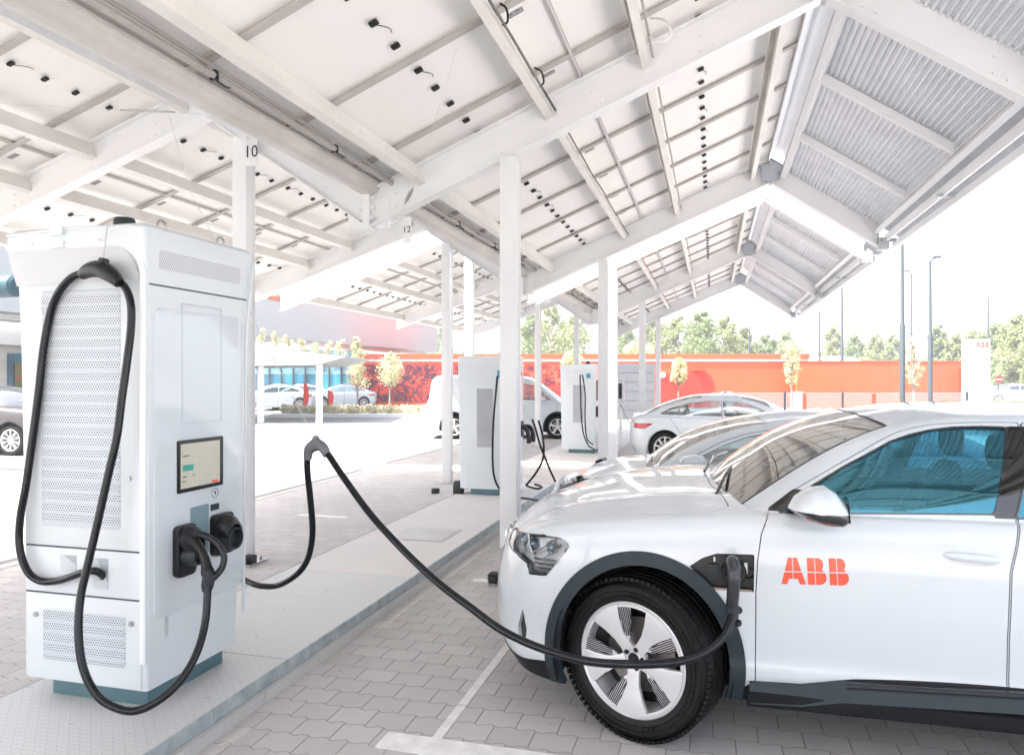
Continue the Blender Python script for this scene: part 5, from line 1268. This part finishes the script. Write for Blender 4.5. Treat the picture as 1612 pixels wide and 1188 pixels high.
def arch(mb,pxa,pxb,py0,D,r,d0,d1):
    a,b=lat(pxa,D),lat(pxb,D);q=[(a,0),(b,0),(b,zz(py0,D)-r)]+[(b-r+r*math.cos(R(90*i/6)),zz(py0,D)-r+r*math.sin(R(90*i/6))) for i in range(1,7)]+[(a+r*math.cos(R(90+90*i/6)),zz(py0,D)-r+r*math.sin(R(90+90*i/6))) for i in range(7)]
    mb.rings([[wpt(x,d,z) for x,z in q] for d in (d0,d1)])
arch(m,1079,1123,583,D,.75,D-.05,D-.004);m.build('niche',RED2,t)
m=MB();arch(m,1036,1070,588,D,.3,D-.05,D-.004);m.build('niche',RED2,t)
wb(lat(1092,D),lat(1108,D),D-.25,D-.06,zz(585,D),zz(583,D),'lamp',mat('lamp_dark_red',(.25,.01,.01),.4))
m=MB();m.lathe([(0,-.1),(.16,-.1),(.16,.02),(0,.02)],wpt(lat(1043,D),D-.1,zz(590,D)),(-SN*-1,-CS,0),16);m.build('round_lamp',mat('lamp_white',(.8,.8,.8),.4),t)
# lower red wall on the right
D2=40.
t2=thing('boundary_wall','lower plain red wall reaching to the white sign, right of the red building','wall',wpt(lat(1400,D2),D2,0))
wb(lat(1273,D2)-.6,lat(1514,D2),D2,D2+.35,0,zz(569.5,D2),'wall',REDM,t2)
wb(lat(1509,D2),lat(1521,D2),D2-1.2,D2-.02,0,zz(578,D2),'wall_return',RED2,t2)
wb(lat(1273,D2)-.65,lat(1514,D2)+.03,D2-.04,D2+.4,zz(569.5,D2)+.003,zz(569.5,D2)+.06,'coping',REDM,t2)
# dome-like white tent roof behind
t=thing('white_tent','pale curved roof peeping over the lower red wall','roof',wpt(lat(1300,52),52,0))
m=MB();pts=[(lat(1268+i*5.5,52),zz(568-6.5*math.sin(math.pi*i/12),52)) for i in range(13)];m.rings([[wpt(a,d,b) for a,b in pts]+[wpt(pts[-1][0],d,0),wpt(pts[0][0],d,0)] for d in (50,54)]);m.build('shell',WALLW,t,smooth=True)
# grey louvred plant box
D=30.
t=thing('plant_enclosure','grey box clad in wide horizontal panels behind the rear chargers','enclosure',wpt(lat(975,D),D,0))
x0,x1=lat(912,D),lat(1031,D);GB=mat('grey_cladding',(.16,.165,.18),.5,var=.05)
zz0=0;hh=zz(572,D)/6
for k in range(6): wb(x0,x1,D,D+3,k*hh+.008,(k+1)*hh-.008,'panel',GB,t)
wb(x0+.03,x1-.03,D+.03,D+2.9,0,6*hh-.02,'core',mat('grey_dark_core',(.12,.125,.13),.7),t)
# totem sign
D=35.
t=thing('totem_sign','tall white sign slab with small red letters at its top right','sign',wpt(lat(1541,D),D,0))
wb(lat(1519.5,D),lat(1559,D),D,D+.3,0,zz(534,D),'slab',mat('totem_white',(.62,.62,.64),.4),t,.01)
m=MB();x0=lat(1536,D);h=.26
for q in abb_polys(h,.1): m.rings([[wpt(x0+a*1.02,D-d,zz(546.5,D)+b) for a,b in q] for d in (.012,.001)])
m.build('lettering',ORANGE,t)
# street lamps
GP=mat('lamp_post_grey',(.045,.06,.07),.6)
def lamp(px,py,D,label,kind='plain',r=.055,arm=12):
    r*=1.45
    x,y,_=wpt(lat(px,D),D);t=thing('street_lamp',label,'street lamp',(x,y,0),group='street lamps and masts');h=zz(py,D)
    m=MB();m.tube([(x,y,0),(x,y,h*.55),(x,y,h*.56),(x,y,h)],[r*1.25,r*1.15,r*.85,r*.6],10);m.build('pole',GP,t,smooth=True)
    if kind=='arm':
        a=lat(px+arm,D)-lat(px,D);m=MB();p=[wpt(lat(px,D),D,h-.02),wpt(lat(px,D)+a*.4,D,h+.08),wpt(lat(px,D)+a,D,h+.16)];m.tube(p,[.03,.025,.03],8)
        e=wpt(lat(px,D)+a*.9,D,h+.14);m.box(e[0]-.12,e[0]+.12,e[1]-.08,e[1]+.08,e[2]-.03,e[2]+.04);m.build('lamp_head',GP,t)
    if kind=='double':
        for s in (-1,1):
            a=lat(px+arm,D)-lat(px,D);m=MB();p=spline([wpt(lat(px,D),D,h-.1),wpt(lat(px,D)+s*a*.35,D,h+.18),wpt(lat(px,D)+s*a*.7,D,h+.35),wpt(lat(px,D)+s*a,D,h+.4)],4);m.tube(p,.035,6)
            i0=len(m.v);m.box(-.45,.45,-.12,.12,-.04,.04);m.xf(Matrix.Translation(p[-1])@Matrix.Rotation(TH,4,'Z'),i0);m.build('lamp_head',mat('lamp_pale',(.5,.5,.5),.5),t)
    return t
lamp(1420.5,379,24,'tallest plain grey mast, in front of the red wall left of the hooked lamp',r=.05)
lamp(1464.5,411,26,'grey lamp post with a short arm bent to the right',kind='arm',r=.045)
lamp(1434.5,430,44,'thin lamp post with a short arm to the left, just right of the tallest mast',kind='arm',r=.045,arm=-8)
lamp(1325.5,449,45,'slim grey mast standing right of the canopy tip',r=.06)
lamp(1290,490,50,'thin post with a short left arm under the canopy tip',kind='arm',r=.05,arm=-14)
lamp(1555.5,468,46,'pale street lamp with two long arms above the white sign',kind='double',arm=50,r=.05)
lamp(1179.5,515,60,'distant pole left of the hills',r=.06)
lamp(1430,502,70,'distant double armed lamp just behind the tallest mast',kind='double',arm=24,r=.05)
lamp(706+24,500,90,'distant pole hidden beyond the middle posts',r=.05)
# glass railing with posts
D=28.
t=thing('glass_railing','low glass railing with thin grey posts in front of the red walls','railing',wpt(lat(1350,D),D,0))
for px in (1142,1236,1327,1423,1523,1615): wbox(MB(),lat(px,D)-.035,lat(px,D)+.035,D,D+.06,0,zz(617.5,D)+.03).build('post',GP,t)
m=MB();wbox(m,lat(1120,D),lat(1640,D),D+.012,D+.045,zz(618,D)-.02,zz(618,D)+.0);m.build('rail',STEEL,t)
m=MB();wbox(m,lat(1120,D),lat(1640,D),D+.025,D+.033,.1,zz(618,D)-.03);m.build('pane',glassmat('railing_glass',(.93,.90,.92),boost=.10),t)
# white service pillars by the trees
def pillar(px,py,D,w,label):
    x,y,_=wpt(lat(px,D),D);t=thing('service_pillar',label,'pillar',(x,y,0));m=MB();i0=0;m.box(-w/2,w/2,-.1,.1,0,zz(py,D));m.xf(Matrix.Translation((x,y,0))@Matrix.Rotation(TH,4,'Z'));m.build('cabinet',WALLW,t,bevel=.02)
    m=MB();m.box(-w/2-.02,w/2+.02,-.12,.12,zz(py,D),zz(py,D)+.03);m.xf(Matrix.Translation((x,y,0))@Matrix.Rotation(TH,4,'Z'));m.build('cap',STEEL,t)
pillar(1256,617,31,.32,'white box pillar just right of the yellow tree trunk')
pillar(1143,617,34,.55,'white box pillar above the roof of the white saloon')
# no entry sign and barrier
x,y,_=wpt(lat(1571.5,46),46);t=thing('traffic_sign','small round red sign with a white bar beside the white totem','sign',(x,y,0))
m=MB();m.tube([(x,y,0),(x,y,zz(592,46))],.03,8);m.build('post',GP,t)
c=Vector(wpt(lat(1571.5,46),45.93,zz(597,46)));n=Vector((SN,-CS,0));m=MB();m.lathe([(0,.0),(.24,.0),(.24,.02),(0,.02)],c,n,24);m.build('disc',mat('sign_red',(.6,.02,.02),.4),t)
m=MB();wbox(m,lat(1571.5,46)-.16,lat(1571.5,46)+.16,45.895,45.905,zz(597,46)-.035,zz(597,46)+.035);m.build('bar',mat('sign_white',(.82,.82,.82),.4),t)
# far building on the left: long pale eaves running away, glazed front, planted entrance roof
t=thing('showroom_building','long pale building on the left with a wide white eaves band over dark blue glass','building',(-26,40,0))
MB().box(-20.9,-20,12,52,3.62,7.6).build('fascia',FASC,t)
MB().box(-21.7,-20.7,12,51.5,3.45,3.60).build('soffit',WALLW,t)
MB().box(-20.0,-19.95,30.2,33.,5.35,5.95).build('sign_panel',mat('sign_orange',(.70,.14,.07),.5),t)
m=MB();m.cm=0;m.box(-20.0,-19.96,33.6,38.2,6.45,7.3);m.cm=1
for q in range(8): m.box(-19.96,-19.93,33.6+q*.655-.05,33.6+q*.655+.05,6.45,7.3)
m.box(-19.96,-19.925,33.6,38.2,6.83,6.9);m.build('ribbon_window',[mat('window_sky_blue',(.08,.30,.42),.1,coat=1.),WALLW],t)
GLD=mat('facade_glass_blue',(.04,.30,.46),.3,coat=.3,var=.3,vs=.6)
Dg=45.
m=wbox(MB(),lat(330,Dg),lat(556,Dg)-.1,Dg,Dg+.1,.55,1.95);m.build('glazing',GLD,t)
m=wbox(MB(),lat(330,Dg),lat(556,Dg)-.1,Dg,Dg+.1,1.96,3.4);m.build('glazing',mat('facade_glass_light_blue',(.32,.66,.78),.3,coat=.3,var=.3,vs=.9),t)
m=MB()
for k in range(13):
    a=lat(330,Dg)+k*(lat(556,Dg)-lat(330,Dg))/12;wbox(m,a-.035,a+.035,Dg-.08,Dg-.003,.5,3.42)
m.build('mullion',mat('mullion_dark',(.05,.07,.085),.4,.3),t)
m=MB();wbox(m,lat(330,Dg),lat(556,Dg),Dg-.07,Dg-.004,2.42,2.50);m.build('transom',mat('mullion_dark',(.05,.07,.085),.4,.3),t)
wb(lat(330,Dg),lat(556,Dg),Dg-.3,Dg+.3,0,.5,'base_wall',mat('base_blue_grey',(.20,.25,.28),.6),t)
wb(lat(330,Dg),lat(556,Dg),Dg-.2,Dg+.3,3.43,3.9,'lintel',WALLW,t)
# left-hand shop wall seen at the edge
m=MB();m.box(-26,-22.,8,30,2.75,3.44);m.build('lower_fascia',WALLW,t)
m=MB();m.box(-26,-22.6,8,30,.0,2.74);m.build('shop_wall',mat('shop_wall_cream',(.62,.58,.52),.7),t)
for k in range(6): MB().box(-22.6,-22.55,9+k*3.4,11.2+k*3.4,.3,2.5).build('shop_window',GLD,t)
for k in range(6): MB().box(-22.54,-22.5,9.2+k*3.4,10+k*3.4,.8,2.2).build('poster',mat('poster_red',(.45,.02,.03),.5,col2=(.05,.18,.04),vs=2.5),t)
# dark teal awning at the edge
t=thing('awning','dark teal rounded awning end at the left edge behind the near charger','awning',(-11.5,9.46,3.0))
m=MB();m.tube([(-15,9.46,3.16),(-10.95,9.46,3.16),(-10.9,9.46,3.16)],[.18,.18,.14],16);m.build('roll',mat('awning_teal',(.02,.07,.09),.4),t,smooth=True)
# entrance roof on slim columns with planting
D=27.
t=thing('entrance_roof','flat white roof on slim round posts with planting on top, left of the small trees','roof',wpt(lat(450,D),D,0))
m=MB();a0,a1=lat(250,D),lat(541,D)
m.rings([[wpt(a,d,z) for a,z in ((a0,zz(529,D)),(a1+.1,zz(561,D)),(a1-1.0,zz(574,D)),(a0,zz(578,D)))] for d in (D,D+5)]);m.build('slab',FASC,t)
for px in (497,403,300):
    x,y,_=wpt(lat(px,D),D+.5);m=MB();m.tube([(x,y,0),(x,y,zz(572,D))],.13,14);m.build('column',WHITE,t,smooth=True)
# small cars added in place of reflections in the glass front
for px,D_,rz,lab in ((428,38,.3,'white car added for a reflection in the blue glass front, furthest left'),(466,40,.35,'white car added for a reflection in the blue glass front, behind the slim column'),(535,41,.2,'white car added for a reflection in the blue glass front, next to the red corner')):
    c=copy_tree(sal,None,lab);x,y,_=wpt(lat(px,D_),D_);c.location=(x-1.3,y,0);c.rotation_euler=(0,0,rz+TH);c['group']='white cars by the glass front'
c=copy_tree(sal,None,'white car beyond the railing at the far right, under the small round sign');x,y,_=wpt(lat(1592,47),47);c.location=(x-1.2,y,0);c.rotation_euler=(0,0,TH);c['group']='white cars by the glass front'
for px,lab in ((478,'thin red upright banner between cars at the glass front, taller one'),(517,'short red banner at the glass front near the red corner')):
    D_=36;x,y,_=wpt(lat(px,D_),D_);t=thing('banner',lab,'banner',(x,y,0));h=1.45 if px<500 else 1.1
    m=MB();m.tube([(x,y,0),(x,y,h)],.02,6);m.build('pole',GP,t);m=MB();m.rings([[(x+a,y+.01*d,z) for a,z in ((.02,.35),(.22,.4),(.30,.8),(.22,h-.1),(.02,h))] for d in (-1,1)]);m.build('flag',mat('banner_red',(.7,.05,.03),.6),t)
# ------------------------------------------------------------ plants
LEAF={}
def leafmat(name,c1,c2):
    if name in LEAF: return LEAF[name]
    m,nt,p=newmat(name);co=objco(nt);n=noise(nt,co,2.4,3);w=noise(nt,co,23,1)
    k=M(nt,'ADD',M(nt,'MULTIPLY',n,.7),M(nt,'MULTIPLY',w,.3));nt.links.new(ramp(nt,k,[(.32,c1),(.62,c2)]),p.inputs['Base Color'])
    p.inputs['Roughness'].default_value=.6
    tr=N(nt,'ShaderNodeBsdfTranslucent');tr.inputs[0].default_value=(*c2,1);mx=N(nt,'ShaderNodeMixShader');mx.inputs[0].default_value=.35
    o=[x for x in nt.nodes if x.type=='OUTPUT_MATERIAL'][0];nt.links.new(p.outputs[0],mx.inputs[1]);nt.links.new(tr.outputs[0],mx.inputs[2]);nt.links.new(mx.outputs[0],o.inputs[0]);LEAF[name]=m;return m
BARK=mat('pale_bark',(.34,.29,.24),.9,var=.2,vs=8)
def leaves(mb,c,rad,n,size,rng,shell=.35):
    c=np.array(c);rad=np.array(rad);d=rng.normal(size=(n,3));d/=np.linalg.norm(d,axis=1)[:,None];r=rng.uniform(shell,1,n)**.6;p=c+d*r[:,None]*rad
    u=rng.normal(size=(n,3));u/=np.linalg.norm(u,axis=1)[:,None];v=np.cross(u,rng.normal(size=(n,3)));v/=np.linalg.norm(v,axis=1)[:,None];s=size*rng.uniform(.6,1.3,n)[:,None]
    q=np.stack([p-u*s,p+v*s*.55,p+u*s,p-v*s*.55],1).reshape(-1,3).tolist();mb.add(q,[(4*i,4*i+1,4*i+2,4*i+3) for i in range(n)])
def tree(name,label,x,y,h,cw,c0,n,size,lm,seed,group,tr=.06,shape='oval',clumps=16):
    rng=np.random.default_rng(seed);t=thing(name,label,'tree',(x,y,0),group=group)
    m=MB();tp=(x+rng.uniform(-.1,.1)*tr*8,y,h*.78);m.tube(spline([(x,y,0),(x+rng.uniform(-.04,.04),y,h*.3),tp],5),[tr*(1-.8*i/10) for i in range(11)],7)
    cl=[]
    for k in range(clumps):
        f=(k+.5)/clumps;z=c0+(h-c0)*f;env={'oval':math.sin(math.pi*min(1,f*.86+.12))**.7,'cone':(1-f)**.8+.12,'vase':.35+.65*math.sin(math.pi*min(1,f*.7+.1))}[shape]
        a=k*2.4+rng.uniform(-.5,.5);rr=cw*env*rng.uniform(.3,.72);p=(x+rr*math.cos(a),y+rr*math.sin(a),z);cl.append((p,cw*env*rng.uniform(.24,.50)+.05*cw))
        b=(x,y,max(c0*.7,z-(h-c0)*.22));m.tube([b,((b[0]+p[0])/2,(b[1]+p[1])/2,(b[2]+p[2])/2+.03*h),p],[tr*.35,tr*.22,tr*.08],5)
    m.build('trunk',BARK,t,smooth=True)
    mb=MB()
    for p,r in cl: leaves(mb,p,(r*rng.uniform(.8,1.3),r*rng.uniform(.8,1.3),r*rng.uniform(.7,1.3)),int(n/clumps*rng.uniform(.5,1.4)),size,rng,.05)
    mb.build('crown',lm,t);return t
YG=leafmat('young_leaf_yellow_green',(.46,.48,.26),(.66,.64,.40));YO=leafmat('young_leaf_golden',(.52,.48,.26),(.70,.65,.40));GR=leafmat('broad_leaf_green',(.13,.19,.08),(.28,.35,.15));GR2=leafmat('broad_leaf_pale_green',(.19,.24,.10),(.36,.40,.19))
def st(px,ptop,D,pxw,pc0,label,lm,seed,shape='oval',n=1500,size=.05,clumps=14):
    x,y,_=wpt(lat(px,D),D);tree('small_tree',label,x,y,zz(ptop,D),pxw/2*D/F,zz(pc0,D),n,size,lm,seed,'young planted trees',.07,shape,clumps)
st(562,531,36,48,606,'small pale tree in front of the red corner, furthest left of the young trees',YG,1,'cone',3400,.045,26)
st(614,555,37,50,604,'small round tree in front of the red leaf mural',YG,2,n=3400,size=.045,clumps=24)
st(1069,564,33,33,603,'small yellow tree between the two deep red niches',YO,3,n=2600,size=.04,clumps=22)
st(1246,540,30,34,603,'yellow tree in front of the plain red wall beside the white pillar',YO,4,'vase',1500,.038,clumps=26)
st(1438,531,33,36,606,'sparse yellow tree behind the tallest mast',YO,5,'vase',1200,.038,clumps=26)
st(900,553,36,40,580,'yellow green tree top above the rearmost charger',YG,6,n=1500,size=.06)
st(1000,540,52,60,572,'pale autumnal tree showing over the roof of the red building behind the posts',YO,7,n=1500,size=.1)
rng=np.random.default_rng(5);k=0
spots=[(840,492,70,60),(868,484,66,70),(905,498,72,60),(985,512,75,50),(1030,497,70,62),(1068,500,68,60),(1105,492,64,66),(1140,500,66,60),(1172,516,70,44),(1205,528,75,44),(1238,524,78,46),(1312,512,80,34),(1345,528,84,40),(1378,528,80,40),(1405,526,78,36),(1478,512,64,40),(1505,526,62,42),(1530,522,66,50),(1568,510,60,56),(1600,496,52,60),(1628,505,50,60),(1590,540,56,50),(470,500,110,60),(560,520,110,50),(690,515,100,60)]
names=['slender','broad','rounded','ragged','tall','low','bushy','leaning','open','dense']
for px,pt,D_,w in spots:
    x,y,_=wpt(lat(px,D_),D_);where=('over the red building' if px<1180 else 'over the lower red wall' if px<1510 else 'around the white totem')
    tree('broadleaf_tree','pale green tree in the hazy row %s'%where,x,y,zz(pt,D_),w/2*D_/F*1.15,zz(pt,D_)*.22,6000,.13,GR if k%3==0 else GR2,20+k,'background trees '+where,.16,'oval',22);k+=1
# far wood and hills
def ridge(name,D_,pts,m_,seed,th,n=160,rough=1.):
    rng=np.random.default_rng(seed);a=np.linspace(-100,1750,n);f=H(pts);mb=MB();r0=[];r1=[];r2=[]
    nz=np.convolve(rng.normal(size=n+8),np.ones(9)/9,'valid')*rough
    for i,px in enumerate(a):
        z=zz(float(f(px)),D_)+nz[i]*D_/F*2;l=lat(px,D_);r0.append(wpt(l,D_-th,0));r1.append(wpt(l,D_,max(z,1)));r2.append(wpt(l,D_+th,0))
    mb.rings([r0,r1,r2],caps=False,closed=False);return mb.build(name,m_,smooth=True)
structure(ridge('hills',900,[(-100,525),(700,524),(1150,522),(1230,518),(1300,523),(1350,517),(1420,524),(1500,518),(1600,522),(1750,515)],mat('hill_wooded_blue',(.16,.22,.22),.9,var=.15,vs=.01),3,300,rough=1.2))
rw=ridge('wooded_hillside',230,[(-100,556),(700,556),(1100,548),(1250,545),(1400,540),(1500,536),(1612,528),(1750,520)],mat('far_wood',(.13,.19,.08),.9,var=.3,vs=.08),4,60,n=400,rough=5)
rw['kind']='structure'
# planting strips and roof plants
def strip(name,label,pts,r,n,size,lm,seed,base=None):
    rng=np.random.default_rng(seed);mb=MB();k=len(pts)
    for p in pts: leaves(mb,p,(r,r,r*.8),n//k,size,rng,.1)
    o=mb.build(name,lm,origin=pts[0]);o['label']=label;o['kind']='stuff';o['category']='plants';return o
PALE=leafmat('pale_ground_cover',(.36,.34,.20),(.58,.54,.38))
D=33.;x0,x1=lat(455,D),lat(705,D)
t=thing('planting_bed','low white kerbed bed in front of the red mural','planter',wpt((x0+x1)/2,D,0));wb(x0-.3,x1+.3,D-1.6,D+1.2,0,.14,'kerb',WALLW,t)
strip('ground_cover','low pale bushes filling the bed before the red mural',[wpt(x0+(x1-x0)*i/26,D-.4+.5*math.sin(i*2.1),.26) for i in range(27)],.34,5200,.07,PALE,8)
strip('ground_cover','pale scrub along the foot of the red walls, behind the railing',[wpt(lat(1150,33)+(lat(1510,33)-lat(1150,33))*i/30,33+.4*math.sin(i*1.7),.14) for i in range(31)],.26,3600,.06,PALE,9)
for i in range(7):
    px=412+i*21 if i<6 else 536;D_=29;x,y,_=wpt(lat(px,D_),D_);rng=np.random.default_rng(60+i);zb_=zz(552,D_)-.3+.05*(6-i);hgt=(.9,.8,.72,.6,.5,.62,.75)[i]
    t=thing('roof_shrub','pale upright shrub growing on the flat white entrance roof','shrub',(x,y,zb_),group='shrubs on the entrance roof')
    m=MB();m.tube([(x,y,zb_),(x,y,zb_+hgt*.8)],.015,5);m.build('stem',BARK,t);m=MB()
    for q in range(5): leaves(m,(x+rng.uniform(-.1,.1),y+rng.uniform(-.1,.1),zb_+hgt*(.25+.16*q)),(.20-.025*q,)*3,60,.045,rng)
    m.build('foliage',PALE,t)
# ============================================================ thin summer haze
def hazebox():
    m=bpy.data.materials.new('haze_air');m.use_nodes=True;nt=m.node_tree;nt.nodes.clear();o=N(nt,'ShaderNodeOutputMaterial');v=N(nt,'ShaderNodeVolumePrincipled')
    v.inputs['Color'].default_value=(.90,.94,1,1);v.inputs['Density'].default_value=HAZE;v.inputs['Anisotropy'].default_value=.2;nt.links.new(v.outputs[0],o.inputs['Volume'])
    ob=MB().box(-3100,3100,-450,3100,-2,90).build('haze',m);ob['kind']='stuff'
HAZE=.0033
hazebox()
# ============================================================ camera, light, world
sc=bpy.context.scene
cam=bpy.data.cameras.new('camera');co_=bpy.data.objects.new('camera',cam);COL.objects.link(co_);sc.camera=co_
cam.sensor_width=36;cam.lens=36*F/1612;cam.shift_y=(HY-594)/1612;cam.clip_end=6000;cam.clip_start=.05
co_.location=(0,0,HC);co_.rotation_euler=(math.pi/2,0,TH)
SUNV=Vector((-.52,-.36,1.)).normalized();el=math.asin(SUNV.z)
su=bpy.data.lights.new('sun','SUN');so=bpy.data.objects.new('sun',su);COL.objects.link(so);su.energy=4.8;su.angle=R(.5);su.color=(1,.96,.91)
so.rotation_euler=SUNV.to_track_quat('Z','Y').to_euler()
w=bpy.data.worlds.new('World');sc.world=w;w.use_nodes=True;nt=w.node_tree;bg=nt.nodes['Background'];sky=nt.nodes.new('ShaderNodeTexSky');sky.sky_type='NISHITA';sky.sun_disc=False
sky.sun_elevation=el;sky.sun_rotation=math.atan2(SUNV.x,SUNV.y);sky.air_density=.9;sky.dust_density=6.;sky.ozone_density=1.;sky.altitude=200
nt.links.new(sky.outputs[0],bg.inputs[0]);bg.inputs[1].default_value=.11
sc.view_settings.view_transform='Standard';sc.view_settings.look='None';sc.view_settings.gamma=1;sc.view_settings.exposure=2.56
sc.cycles.max_bounces=10;sc.cycles.diffuse_bounces=8;sc.cycles.glossy_bounces=4;sc.cycles.transparent_max_bounces=12;sc.cycles.caustics_reflective=False;sc.cycles.caustics_refractive=False
sc.cycles.sample_clamp_indirect=6
